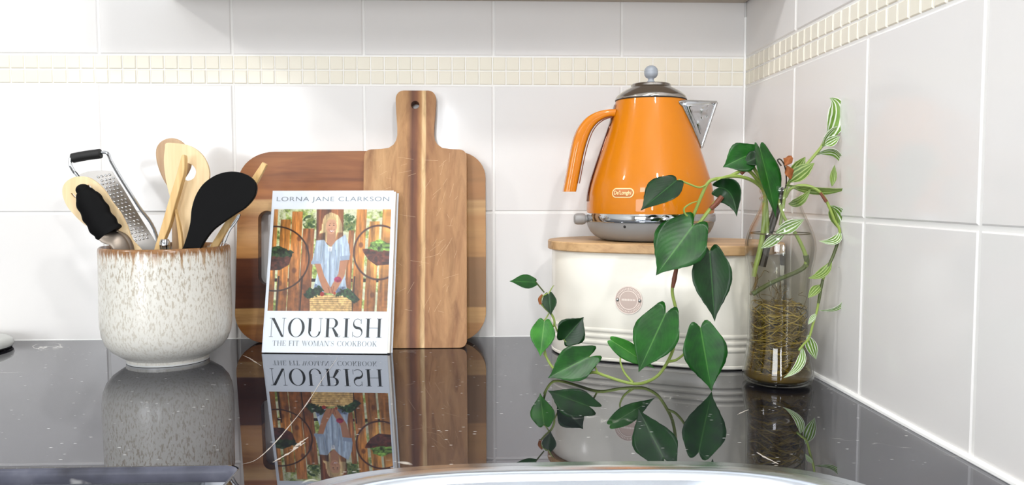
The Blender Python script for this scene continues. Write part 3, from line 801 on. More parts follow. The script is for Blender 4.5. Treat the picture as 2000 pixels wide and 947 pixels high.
# woman
put(poly([(345, 168), (378, 150), (418, 164), (440, 205), (447, 262), (442, 296), (404, 318), (372, 308), (338, 322), (312, 300), (318, 270), (330, 235), (335, 195)], 4, 5, nC), (226, 194, 142), .5, nB)
put(poly([(318, 268), (350, 262), (352, 318), (330, 322), (310, 298)], 6), (132, 88, 56), .6, nB); put(poly([(418, 262), (447, 262), (442, 298), (404, 318)], 6), (166, 116, 74), .6, nB)
put(poly([(362, 262), (406, 262), (408, 318), (382, 342), (360, 318)]), (204, 150, 116))
put(ell(384, 228, 30, 43), (224, 172, 136)); put(ell(372, 250, 16, 14, .5)*.4, (206, 140, 108))
put(poly([(352, 200), (372, 172), (400, 172), (416, 205), (400, 190), (374, 188)], 4), (222, 190, 134))
put(poly([(300, 305), (345, 302), (378, 350), (412, 306), (462, 272), (484, 330), (492, 385), (468, 415), (440, 402), (466, 500), (478, 572), (380, 590), (290, 566), (306, 500), (326, 432), (276, 432), (288, 388)], 3), (190, 208, 228), .28, nB)
put(poly([(366, 340), (392, 340), (386, 366), (372, 366)]), (240, 240, 240))
for q in [[(378, 350), (380, 540)], [(345, 330), (330, 430)], [(440, 330), (444, 410)], [(410, 360), (420, 470)], [(350, 440), (340, 540)]]: put(line(q, 2)*.6, (138, 160, 190))
put(poly([(276, 418), (326, 418), (326, 436), (274, 436)]), (168, 186, 210)); put(poly([(436, 392), (490, 386), (488, 412), (440, 418)]), (168, 186, 210))
put(poly([(300, 540), (345, 560), (470, 556), (474, 590), (290, 590)], 3), (132, 150, 182), .5, nC)
put(poly([(296, 434), (328, 434), (350, 500), (384, 560), (378, 592), (350, 588), (322, 520)]), (206, 146, 108))
put(poly([(436, 416), (480, 412), (462, 500), (430, 560), (404, 598), (374, 584), (398, 540), (428, 488)]), (208, 148, 110))
for q in [[(372, 560), (384, 592)], [(392, 560), (396, 592)], [(404, 556), (398, 590)]]: put(line(q, 1.3)*.6, (150, 90, 66))
put(ell(426, 518, 20, 15, .3), (176, 52, 96), .3, nC)
for ex in (373, 397): put(ell(ex, 222, 4.5, 2.6, .5), (84, 60, 50))
put(line([(374, 212), (380, 211)], 1)+line([(393, 211), (400, 212)], 1), (170, 120, 84)); put(ell(386, 236, 3, 5, .8)*.5, (190, 130, 100))
put(poly([(372, 248), (386, 252), (401, 246), (396, 258), (380, 260)]), (250, 240, 235)); put(line([(370, 246), (384, 262), (402, 245)], 1)*.6, (176, 96, 84))
put(poly([(268, 606), (330, 598), (420, 604), (506, 612), (508, 690), (276, 690)], 3), (222, 186, 124), .25, np.sin(YY*.55)*.6+nC)
put(poly([(232, 600), (262, 566), (330, 556), (352, 580), (330, 606), (262, 626)], 3, 16, nC), (40, 74, 42), 1.0, nC)
put(poly([(408, 606), (440, 570), (500, 572), (546, 620), (520, 642), (470, 612)], 3, 16, nC), (46, 82, 44), 1.0, nC)
put(ell(340, 597, 12, 12), (190, 50, 40)); put(ell(410, 592, 8, 8), (200, 90, 50))
_g = IMG.mean(axis=2, keepdims=True); IMG = _g+(IMG-_g)*.86
IMG = np.clip(255*(IMG.clip(0, 255)/255)**1.25*.93*(1+.05*nC[..., None]), 4, 252)/255
IL = np.where(IMG <= .04045, IMG/12.92, ((IMG+.055)/1.055)**2.4)
pu0, pu1 = .0038, BW-.0026; pv0, pv1 = .0592, .2085
verts = []; 
for j in range(NY):
    v = pv1+(pv0-pv1)*j/(NY-1)
    for i in range(NX):
        u = pu0*(1-0)+ (pu1-pu0)*i/(NX-1)
        verts.append(tuple(BL+Ub*u+Vb*v+Nb*.00012 - BL))
faces = [(j*NX+i, (j+1)*NX+i, (j+1)*NX+i+1, j*NX+i+1) for j in range(NY-1) for i in range(NX-1)]
me = bpy.data.meshes.new('cover_photograph'); me.from_pydata(verts, [], faces); me.update()
ca = me.color_attributes.new('print', 'FLOAT_COLOR', 'POINT')
buf = np.ones((NX*NY, 4), np.float32); buf[:, :3] = IL.reshape(-1, 3); ca.data.foreach_set('color', buf.ravel())
M_print = mat('printed_photograph', (255, 255, 255), .3); t = NT(M_print); a_ = t.n('ShaderNodeAttribute', attribute_name='print'); t.base(a_.outputs['Color'])
me.materials.append(M_print)
po = bpy.data.objects.new('cover_photograph', me); COL.objects.link(po); po.parent = book

# high-contrast serif capitals drawn as outlines, unit height
def ribbon(pts, ws):
    out = []
    for i in range(len(pts)):
        a = pts[max(i-1, 0)]; b = pts[min(i+1, len(pts)-1)]; d = Vector((b[0]-a[0], b[1]-a[1])).normalized(); n = Vector((-d.y, d.x))*ws[i]/2
        out.append(((pts[i][0]+n.x, pts[i][1]+n.y), (pts[i][0]-n.x, pts[i][1]-n.y)))
    return [[out[i][0], out[i+1][0], out[i+1][1], out[i][1]] for i in range(len(out)-1)]
TK, TN = .135, .022
def bar(x0, y0, x1, y1, w_): return ribbon([(x0, y0), (x1, y1)], [w_, w_])
def vb(x, w_, y0=0, y1=1): return [[(x-w_/2, y0), (x+w_/2, y0), (x+w_/2, y1), (x-w_/2, y1)]]
def hb(x0, x1, y): return [[(x0, y-TN/2), (x1, y-TN/2), (x1, y+TN/2), (x0, y+TN/2)]]
def ser(x, y, w_=.2): return hb(x-w_/2, x+w_/2, y)
def el(cx, cy, rx, ry, a0, a1, tk=TK, tn=TN, n=20):
    pts = []; o = []; i_ = []
    for k in range(n+1):
        a = math.radians(a0+(a1-a0)*k/n); o.append((cx+rx*math.cos(a), cy+ry*math.sin(a))); i_.append((cx+(rx-tk)*math.cos(a), cy+(ry-tn)*math.sin(a)))
    return [[o[k], o[k+1], i_[k+1], i_[k]] for k in range(n)]
def glyph(c):
    y0, y1 = TN/2, 1-TN/2
    if c == 'N': return vb(.1, TN)+vb(.72, TN)+[[(.1-.02, 1), (.1+.13, 1), (.72+.02, 0), (.72-.1, 0)]]+ser(.1, y0)+ser(.08, y1, .2)+ser(.72, y1), .84
    if c == 'O': return el(.42, .5, .42, .51, 0, 360, n=40), .86
    if c == 'U': return vb(.14, TK, .3, 1)+vb(.68, TN, .3, 1)+el(.38, .3, .31, .31, 180, 360, TK*.7)+ser(.14, y1, .27)+ser(.68, y1), .80
    if c == 'R': return vb(.14, TK)+hb(.14, .4, y1)+hb(.14, .4, .49)+el(.38, .745, .27, .255, -90, 90)+[[(.36, .49), (.46, .49), (.70, .12), (.62, .02), (.56, .02)]]+ribbon([(.62, .1), (.68, .02), (.76, .03), (.79, .1)], [.09, .04, .02, .02])+ser(.14, y0, .27)+hb(.0, .14, y1), .82
    if c == 'I': return vb(.16, TK)+ser(.16, y0, .3)+ser(.16, y1, .3), .33
    if c == 'S':
        p = []; ws = []
        for k in range(33):
            s = k/32
            if s < .5: a = math.radians(40+ (270-40)*(s/.5)); x, y = .29+.20*math.cos(a), .745+.235*math.sin(a)
            else: a = math.radians(90-(90+140)*((s-.5)/.5)); x, y = .29+.235*math.cos(a), .265+.245*math.sin(a)
            p.append((x, y)); ws.append(.025+.115*math.exp(-((s-.5)/.16)**2))
        return ribbon(p, ws)+vb(.47, TN, .72, .98)+vb(.06, TN, .02, .3), .58
    if c == 'H': return vb(.14, TK)+vb(.70, TK)+hb(.14, .70, .5)+ser(.14, y0, .27)+ser(.14, y1, .27)+ser(.70, y0, .27)+ser(.70, y1, .27), .86
    if c == 'T': return vb(.35, TK)+hb(0, .7, y1)+ser(.35, y0, .27)+vb(.01, TN, .75, 1)+vb(.69, TN, .75, 1), .72
    if c == 'E': return vb(.14, TK)+hb(0, .6, y1)+hb(0, .62, y0)+hb(.14, .44, .5)+vb(.59, TN, .75, 1)+vb(.61, TN, 0, .27)+vb(.44, TN, .4, .6), .66
    if c == 'F': return vb(.14, TK)+hb(0, .6, y1)+ser(.14, y0, .27)+hb(.14, .44, .5)+vb(.59, TN, .75, 1)+vb(.44, TN, .4, .6), .62
    if c == 'W': return [[(.02, 1), (.16, 1), (.38, 0), (.32, 0)], [(.42, 1), (.56, 1), (.78, 0), (.72, 0)]]+bar(.36, 0, .52, .8, TN)+bar(.76, 0, .98, 1, TN)+ser(.09, y1, .24)+ser(.98, y1, .2), 1.06
    if c == 'M': return vb(.1, TN)+vb(.84, TK)+[[(.08, 1), (.22, 1), (.50, 0), (.44, 0)]]+bar(.47, 0, .82, 1, TN)+ser(.1, y0)+ser(.84, y0, .27)+ser(.08, y1, .18)+hb(.8, 1, y1), 1.0
    if c == 'A': return [[(.34, 1), (.42, 1), (.74, 0), (.58, 0)]]+bar(.08, 0, .37, 1, TN)+hb(.18, .55, .33)+ser(.08, y0, .2)+ser(.66, y0, .28), .78
    if c == "'": return [[(.03, 1), (.12, 1), (.07, .72), (.05, .72)]], .18
    if c == 'C': return el(.42, .5, .42, .51, 42, 318, n=30)+vb(.72, TN, .7, .98)+vb(.72, TN, .05, .2), .80
    if c == 'K': return vb(.14, TK)+bar(.2, .4, .64, .98, TN)+[[(.28, .53), (.36, .66), (.74, 0), (.58, 0)]]+ser(.14, y0, .27)+ser(.14, y1, .27)+ser(.64, y1)+ser(.66, y0, .26), .80
    if c == 'B': return vb(.14, TK)+hb(0, .38, y1)+hb(0, .4, y0)+hb(.14, .4, .52)+el(.36, .76, .24, .24, -90, 90)+el(.38, .265, .28, .265, -90, 90), .72
    return [], .34
def serif_text(name, txt, u0, u1, v0, h, m, shear=0.0):
    polys = []; x = 0
    for c in txt:
        g, adv = glyph(c); polys += [[(px_+x, py_) for px_, py_ in q] for q in g]; x += adv+.10
    W_ = x-.10; sx = (u1-u0)/W_
    bm = bmesh.new()
    for k, q in enumerate(polys):
        vs = [bm.verts.new(BL+Ub*(u0+a*sx)+Vb*(v0+b*h)+Nb*(.0003+.00002*(k % 3))) for a, b in q]
        try: bm.faces.new(vs)
        except ValueError: pass
    return obj(name, bm, m, book, smooth=False)
serif_text('title_lettering', 'NOURISH', .0085, BW-.0085, .0222, .0268, M_ink)
TK, TN = .15, .04
serif_text('subtitle_lettering', "THE FIT WOMAN'S COOKBOOK", .0145, BW-.0155, .0098, .0072, M_greyink)
def sans_text(name, txt, frame, u0, u1, v0, h, m, parent, off=.0002, thin=0, depth=0):
    cu = bpy.data.curves.new(name, 'FONT'); cu.body = txt; cu.size = 1; cu.offset = thin; cu.space_character = 1.08; cu.extrude = 0
    to = bpy.data.objects.new(name+'_tmp', cu); COL.objects.link(to)
    bpy.context.view_layer.update()
    dg = bpy.context.evaluated_depsgraph_get(); tm = bpy.data.meshes.new_from_object(to.evaluated_get(dg))
    co = np.array([v.co[:] for v in tm.vertices]); x0, x1 = co[:, 0].min(), co[:, 0].max(); y1_ = co[:, 1].max(); y0_ = co[:, 1].min()
    O, U, V, N = frame
    org = Vector(parent.location)
    if parent.parent: org = org+Vector(parent.parent.location)
    for v in tm.vertices:
        p = O+U*(u0+(v.co.x-x0)/(x1-x0)*(u1-u0))+V*(v0+(v.co.y-y0_)/(y1_-y0_)*h)+N*off; v.co = p-org
    tm.materials.clear(); tm.materials.append(m); tm.name = name
    o = bpy.data.objects.new(name, tm); COL.objects.link(o); o.parent = parent
    bpy.data.objects.remove(to); bpy.data.curves.remove(cu)
    return o
sans_text('author_lettering', 'LORNA JANE CLARKSON', BF, .0065, BW-.0062, .2185, .0088, M_paleink, book, thin=-.004)

# ------------------------------------------------------------------ bread bin
bin_ = thing('bread_bin', 'cream oval bread bin with a bamboo lid, under the orange kettle', 'bread bin', (-.16, -.17, 0))
ANG = math.radians(-24.5); UB = Vector((math.cos(ANG), math.sin(ANG), 0)); NBn = Vector((math.sin(ANG), -math.cos(ANG), 0))
def bp(u, n, z): return UB*u+NBn*n+Vector((0, 0, z))
NC, RB, U0, U1 = .1935, .0895, -.158, -.020
def stad(e, k=16):
    r = RB+e; o = []
    for i in range(k*2+1):
        a = math.radians(90+180*i/(k*2)); o.append((U0+r*math.cos(a), NC+r*math.sin(a)))
    for i in range(k*2+1):
        a = math.radians(270+180*i/(k*2)); o.append((U1+r*math.cos(a), NC+r*math.sin(a)))
    return o
def stadloft(bm, prof):
    R = [[bm.verts.new(bp(u, n, z)) for u, n in stad(e)] for e, z in prof]
    for A, B in zip(R, R[1:]):
        for k in range(len(A)): bm.faces.new((A[k], A[(k+1) % len(A)], B[(k+1) % len(A)], B[k]))
    bm.faces.new(R[0]); bm.faces.new(R[-1])
bm = bmesh.new()
def ridge(z): return [(0, z-.0032), (.0010, z-.0022), (.0016, z), (.0010, z+.0022), (0, z+.0032)]
stadloft(bm, [(-.006, .0012), (-.001, .0012), (.0004, .0025), (.0004, .005), (-.0006, .006), (0, .0075)]+ridge(.026)+ridge(.0345)+ridge(.043)+[(0, .05), (0, .10), (0, .1455), (-.001, .147)])
obj('body', bm, M_cream, bin_, angle=40)
bm = bmesh.new(); stadloft(bm, [(-.004, 0), (-.003, 0), (-.003, .0018), (-.004, .0018)]); obj('base_seal', bm, M_darkslot, bin_, label='dark rubber base seal')
bm = bmesh.new(); stadloft(bm, [(.0015, .1472), (.0045, .1472), (.0058, .1485), (.0058, .1585), (.0045, .160), (.0015, .1602)]); obj('lid', bm, M_bamboo, bin_, angle=40, label='flat bamboo lid')
# badge on the front
cpt = PL(1228, 586, NBn*(NC+RB), NBn)
bfr = (cpt+NBn*.0006, UB, Vector((0, 0, 1)), NBn)
bm = bmesh.new(); plate(bm, arc(0, 0, .0186, .0186, 0, 352, 45), bfr, .0008); bd = obj('badge', bm, M_badge, bin_, bevel=.0003, label='round rose-metal badge with two rivets')
def annulus(bm, fr, r0, r1, h, n=48):
    O, U, V, N = fr; a = []; 
    for i in range(n):
        an = 2*PI*i/n; a.append([bm.verts.new(O+U*(r*math.cos(an))+V*(r*math.sin(an))+N*hh) for r, hh in ((r0, 0), (r0, h), (r1, h), (r1, 0))])
    for i in range(n):
        A, B = a[i], a[(i+1) % n]
        for k in range(3): bm.faces.new((A[k], B[k], B[k+1], A[k+1]))
bm = bmesh.new(); annulus(bm, bfr, .0118, .0126, .0005); annulus(bm, bfr, .0176, .0185, .0005); obj('rings', bm, M_line, bd)
bm = bmesh.new(); O, U, V, N = bfr
for i in range(44):          # the worn ring of raised marks round the edge
    an = 2*PI*i/44
    if abs(math.sin(an)) < .22: continue
    q = O+U*(.0151*math.cos(an))+V*(.0151*math.sin(an))+N*.0002; er = U*math.cos(an)+V*math.sin(an); et = er.cross(N)
    h_ = random.uniform(.0007, .0013)
    vs = [bm.verts.new(q+er*a*h_+et*b*.0004+N*.0002) for a, b in ((-1, -1), (1, -1), (1, 1), (-1, 1))]; bm.faces.new(vs)
for i in range(9):
    x = -.0085+i*.0021; h_ = random.uniform(.0009, .0014)
    vs = [bm.verts.new(O+U*(x+a*.0007)+V*(.0004+b*h_)+N*.0004) for a, b in ((-1, -1), (1, -1), (1, 1), (-1, 1))]; bm.faces.new(vs)
obj('worn_embossing', bm, M_line, bd, smooth=False)
for s in (-1, 1):
    bm = bmesh.new(); uvsphere(bm, O+U*(s*.0150)+N*.0006, .0024, .0024, .0024, 14, 8); obj('rivet', bm, M_steel, bd)

# ------------------------------------------------------------------ kettle
KX, KY = -.1768, -.130
kt = thing('kettle', 'glossy orange electric kettle with chrome lid and spout on the bread bin', 'kettle', (KX, KY, .1605))
KC = Vector((KX, KY, 0))
bm = bmesh.new()
bprof = [(.0885, .1985), (.0889, .203), (.0888, .212), (.0878, .2238), (.0856, .236), (.0817, .250), (.0762, .267), (.0700, .285), (.0660, .297), (.0600, .314), (.0552, .329), (.0514, .343), (.0491, .3545), (.0488, .3560), (.0470, .3562)]
lathe(bm, bprof, KC, 96); obj('body', bm, M_orange, kt, angle=60)
bm = bmesh.new()
lathe(bm, [(.0870, .1870), (.0905, .1872), (.0912, .1885), (.0912, .1955), (.0905, .1985), (.0890, .1992), (.0870, .1990)], KC, 96); obj('chrome_ring', bm, M_chrome, kt, angle=30)
bm = bmesh.new()
lathe(bm, [(0, .1612), (.064, .1612), (.070, .1625), (.0775, .1665), (.0835, .1725), (.0875, .180), (.0893, .1872), (.086, .1876), (0, .1876)], KC, 96); base = obj('power_base', bm, M_greyplastic, kt, angle=60)
bm = bmesh.new(); q = AT(1213, 440, KY-.083); d_ = (Vector((q.x, q.y, 0))-Vector((KX, KY, 0))).normalized()
p = KC+d_*.0896+Vector((0, 0, .1822)); uvsphere(bm, p-d_*.0022, .0020, .0020, .0020, 12, 8); obj('indicator_hole', bm, M_darkslot, base)
# lid
bm = bmesh.new()
lathe(bm, [(.0470, .3560), (.0492, .3568), (.0496, .3580), (.0490, .3596), (.0482, .3612), (.0455, .3638), (.0400, .3680), (.0340, .3716), (.0290, .3742), (.0280, .3750), (.0278, .3775), (.0262, .3788), (.0150, .3800), (0, .3803)], KC, 96)
lid = obj('lid', bm, mat('satin_chrome_lid', (182, 176, 170), .16, 1), kt, angle=50, label='stepped chrome lid')
bm = bmesh.new(); lathe(bm, [(.0478, .3553), (.0496, .3555), (.0498, .3566), (.0478, .3568)], KC, 96, closed=True); obj('seal', bm, M_darkslot, lid)
bm = bmesh.new()
lathe(bm, [(0, .3798), (.0060, .3802), (.0064, .3815), (.0048, .3830), (.0038, .3850), (.0045, .3870), (.0075, .3885), (.0092, .3915), (.0097, .3945), (.0093, .3953), (.0097, .3962), (.0088, .4000), (.0060, .4032), (.0030, .4045), (0, .4048)], KC, 40)
obj('knob', bm, M_greyknob, lid, angle=60, label='grey ball knob')
# spout, a folded V beak pointing right and a little forward
sd = Vector((math.cos(math.radians(-14)), math.sin(math.radians(-14)), 0)); sdp = Vector((-sd.y, sd.x, 0))
def rz(z):
    for (r0, z0), (r1, z1) in zip(bprof, bprof[1:]):
        if z0 <= z <= z1: return r0+(r1-r0)*(z-z0)/(z1-z0)
    return .049
def skin(z, ang, e=0): return KC+(sd*math.cos(ang)+sdp*math.sin(ang))*(rz(z)+e)+Vector((0, 0, z))
ztop, zlow = .3505, .2895
tip = KC+sd*.0895+Vector((0, 0, .3515)); lowp = skin(zlow, 0, .0015)
def spout_shell(o, a0):
    """front / back faces of the beak from the body wall out to the keel"""
    rows = 10; F = []
    for s in (-1, 1):
        G = []
        for i in range(rows+1):
            f = i/rows; z = zlow+(ztop-zlow)*f
            b = skin(z, s*a0*f, .001); keel = lowp.lerp(tip, f)
            b = b-(sdp*s)*o*.6; keel = keel-(sd*o)
            G.append([b.lerp(keel, k/6)+sdp*s*(.004*math.sin(PI*k/6)*f) for k in range(7)])
        F.append(G)
    return F
bm = bmesh.new()
for shell in (spout_shell(0, .62),):
    for s, G in zip((-1, 1), shell):
        V_ = [[bm.verts.new(p) for p in r] for r in G]
        for i in range(len(V_)-1):
            for k in range(6): bm.faces.new((V_[i][k], V_[i][k+1], V_[i+1][k+1], V_[i+1][k]))
bmesh.ops.remove_doubles(bm, verts=bm.verts, dist=.0002)
so = obj('spout', bm, M_chrome, kt, angle=60, label='chrome V-shaped pouring spout')
sm = so.modifiers.new('thickness', 'SOLIDIFY'); sm.thickness = .0012; sm.offset = -1
bm = bmesh.new()   # rolled edge round the front face of the beak
G = spout_shell(0, .62)[0]
tube(bm, [G[0][0]]+[G[i][0] for i in range(1, 11)]+[G[10][6]], .0019, 8, 4)
tube(bm, [G[10][6], G[0][6]], .0021, 8, 8)
obj('spout_rim', bm, M_steel, so, angle=60)
bm = bmesh.new()
G = spout_shell(0, .62)[1]
tube(bm, [G[0][0]]+[G[i][0] for i in range(1, 11)]+[G[10][6]], .0016, 8, 4); obj('spout_rim', bm, M_steel, so, angle=60)
# dimpled mirror facets inside the beak's face
bm = bmesh.new(); G = spout_shell(0, .62)[0]
def gp(i, k): i0 = min(int(i), 9); k0 = min(int(k), 5); a, b = i-i0, k-k0; return (G[i0][k0]*(1-a)*(1-b)+G[i0+1][k0]*a*(1-b)+G[i0][k0+1]*(1-a)*b+G[i0+1][k0+1]*a*b)
pts = [gp(8.9, 1.0), gp(8.9, 5.0), gp(2.6, 3.0)]; nn = (pts[1]-pts[0]).cross(pts[2]-pts[0]).normalized(); nn = nn if nn.y < 0 else -nn
grid = {}
NQ = 7
for i in range(NQ+1):
    for j in range(NQ+1-i):
        a, b = i/NQ, j/NQ; p = pts[0]*(1-a-b)+pts[1]*a+pts[2]*b
        grid[i, j] = bm.verts.new(p+nn*(.0022+(random.uniform(-.0034, .0024) if 0 < i and 0 < j and i+j < NQ else -.0006)))
for i in range(NQ):
    for j in range(NQ-i):
        bm.faces.new((grid[i, j], grid[i+1, j], grid[i, j+1]))
        if i+j < NQ-1: bm.faces.new((grid[i+1, j], grid[i+1, j+1], grid[i, j+1]))
fo = obj('spout_facets', bm, M_chrome, so, angle=180); fm = fo.modifiers.new('round', 'SUBSURF'); fm.levels = 2; fm.render_levels = 2
# handle: a broad flat-section hook on the left
def c4(x, y): return (1040+x/2.493, 120+y/2.493)
hdir = Vector((math.cos(math.radians(186)), math.sin(math.radians(186)), 0)); hs = Vector((-hdir.y, hdir.x, 0))
HYc = KY+.0; hn = Vector((0, -1, 0))
outer = [(402, 231), (360, 233), (322, 240), (284, 254), (250, 278), (222, 312), (202, 352), (186, 405), (173, 470), (158, 555), (143, 634)]
inner = [(392, 276), (370, 278), (346, 286), (320, 302), (298, 326), (281, 356), (268, 392), (256, 432), (244, 486), (230, 556), (215, 634)]
bm = bmesh.new(); secs = []
cO = [AT(*c4(*p), HYc) for p in outer]; cI = [AT(*c4(*p), HYc) for p in inner]
cO = catmull(cO, 4); cI = catmull(cI, 4)
for a, b in zip(cO, cI):
    w2 = .0135; mid = (a+b)/2; h = (a-b)/2; ring_ = []
    for k in range(20):
        an = 2*PI*k/20; cx_, cy_ = math.cos(an), math.sin(an); e = .42
        ring_.append(bm.verts.new(mid+h*math.copysign(abs(cx_)**e, cx_)*.86+Vector((0, 1, 0))*w2*math.copysign(abs(cy_)**e, cy_)))
    secs.append(ring_)
for A, B in zip(secs, secs[1:]):
    for k in range(20): bm.faces.new((A[k], A[(k+1) % 20], B[(k+1) % 20], B[k]))
bm.faces.new(secs[0]); bm.faces.new(secs[-1])
hd = obj('handle', bm, M_orange, kt, angle=60, label='orange hooked handle')
bm = bmesh.new()  # inner dark-orange liner and the chrome strip down the body under the handle
tube(bm, [p+Vector((0, -.0139, 0)) for p in cI[2::4]], .0007, 6, 3); tube(bm, [p+Vector((0, -.0137, 0)) + (a-p)*.12 for p, a in zip(cI[2::4], cO[2::4])], .0006, 6, 3)
obj('handle_trim', bm, mat('brown_handle_seam', (110, 50, 14), .4), hd)
bm = bmesh.new()
def kp(z, ang, e): return KC+Vector((math.cos(ang), math.sin(ang), 0))*(rz(z)+e)+Vector((0, 0, z))
vs = []
for i in range(17):
    z = .215+(.350-.215)*i/16
    vs.append([bm.verts.new(kp(z, math.radians(180+dg_), e)) for dg_, e in ((-6, .0002), (-5, .0016), (0, .0020), (5, .0016), (6, .0002))])
for A, B in zip(vs, vs[1:]):
    for k in range(4): bm.faces.new((A[k], A[k+1], B[k+1], B[k]))
obj('handle_backplate', bm, mat('dark_chrome_strip', (150, 120, 110), .2, 1), hd, angle=50)
# lever
bm = bmesh.new(); lp = AT(1150, 429, KY+.0); lp = Vector((KX-.0895, KY-.005, lp.z))
lathe(bm, [(0, 0), (.0050, 0), (.0050, .004), (.0068, .005), (.0080, .008), (.0080, .0165), (.0070, .0195), (.0045, .0208), (0, .021)], (lp.x-.0+.002, lp.y, .1905), 28, axis=Matrix.Rotation(math.radians(-90), 3, 'Y') @ Matrix.Rotation(0, 3, 'X'))
obj('switch_lever', bm, M_greyplastic, kt, angle=40)
# maker's plate, wrapped to the body
lgc = AT(1215.5, 373, KY-.07); la = math.atan2(lgc.y-KY, lgc.x-KX)
la = math.atan2(-1, 0)+ (-.0) ; 
# find the angle on the body that the photo shows
best = None
for k in range(-90, 20):
    a = math.radians(-90+k*.8); p = kp(.2268, a, .0005); r = p-CAM; X_ = r.dot(RT)/r.dot(FW)*FPX+1000
    if best is None or abs(X_-1215.5) < best[0]: best = (abs(X_-1215.5), a)
la = best[1]
def wrap(u, v, e): z = .2268+v; return kp(z, la+u/rz(z), e)
def wrapplate(bm, w_, h_, e):
    ol_ = rrect(-w_/2, w_/2, -h_/2, h_/2, h_/2*.98, 8)
    c = bm.verts.new(wrap(0, 0, e)); 
    inner_ = [(x*.66, y*.5) for x, y in ol_]
    A = [bm.verts.new(wrap(x, y, e)) for x, y in ol_]; I = [bm.verts.new(wrap(x, y, e)) for x, y in inner_]; S_ = [bm.verts.new(wrap(x, y, -.0002)) for x, y in ol_]
    n = len(A)
    for k in range(n):
        j = (k+1) % n; bm.faces.new((A[k], A[j], I[j], I[k])); bm.faces.new((I[k], I[j], c)); bm.faces.new((S_[k], S_[j], A[j], A[k]))
bm = bmesh.new(); wrapplate(bm, .0315, .0128, .0007); lp_ = obj('maker_plate', bm, M_badgewhite, kt, smooth=False, label='small cream-edged oblong maker plate')
bm = bmesh.new(); wrapplate(bm, .0288, .0102, .00095); obj('plate_field', bm, M_badgebrown, lp_, smooth=False)
cu = bpy.data.curves.new('plate_lettering', 'FONT'); cu.body = "D\u0113Longhi".replace('\u0113', "e'"); cu.size = 1; cu.offset = .012
to = bpy.data.objects.new('tmp_text', cu); COL.objects.link(to); bpy.context.view_layer.update()
tm = bpy.data.meshes.new_from_object(to.evaluated_get(bpy.context.evaluated_depsgraph_get()))
co = np.array([v.co[:] for v in tm.vertices]); x0, x1, y0, y1 = co[:, 0].min(), co[:, 0].max(), co[:, 1].min(), co[:, 1].max()
for v in tm.vertices:
    p = wrap(((v.co.x-x0)/(x1-x0)-.5)*.0245, ((v.co.y-y0)/(y1-y0)-.5)*.0070-.0003, .00125); v.co = p-Vector(kt.location)
tm.materials.clear(); tm.materials.append(M_badgewhite); to2 = bpy.data.objects.new('plate_lettering', tm); COL.objects.link(to2); to2.parent = lp_
bpy.data.objects.remove(to); bpy.data.curves.remove(cu)

# ------------------------------------------------------------------ bottle of water
GX, GY = -.0603, -.318; GC = Vector((GX, GY, 0))
gprof = [(0, .003), (.030, .002), (.037, .0015), (.0405, .004), (.0413, .009), (.0405, .018), (.0385, .028), (.0365, .040), (.0358, .052), (.0356, .105), (.0362, .125), (.0375, .139), (.0398, .150), (.0407, .160), (.0400, .170), (.0377, .179), (.0345, .187), (.0303, .1955), (.0262, .204), (.0232, .2125), (.0224, .2165), (.0246, .2185), (.0250, .2200), (.0246, .2215), (.0228, .2228), (.0226, .2245), (.0242, .2262), (.0246, .2285), (.0246, .2310), (.0238, .2334)]
bm = bmesh.new()
inn = [(max(r-.0020, 0), z) for r, z in gprof if z > .008][::-1] + [(.036, .0045), (0, .0050)]
lathe(bm, gprof+[(.0226, .2345)]+inn, GC, 72)
bot = tag(obj('glass_bottle', bm, M_glass, angle=60), 'clear waisted glass bottle of water and roots, standing in the corner by the right wall', 'bottle')
bm = bmesh.new()
wp = [(0, .0056), (.035, .0056)]+[(r-.0023, z) for r, z in gprof if .008 < z < .1775]+[(.0346, .1785), (.0343, .1790), (0, .1787)]
lathe(bm, wp, GC, 64)
wo = tag(obj('water', bm, M_water, angle=50), 'cloudy yellowish water filling three quarters of the glass bottle', 'water', kind='stuff')

bm = bmesh.new(); lathe(bm, [(.0346, .1782), (.0353, .1786), (.0353, .1796), (.0345, .1792)], GC, 64, closed=True)
obj('waterline', bm, mat('dark_waterline', (84, 74, 44), .5), wo, label='dark ring where the water meets the glass')  # thin dark olive ring at the water surface
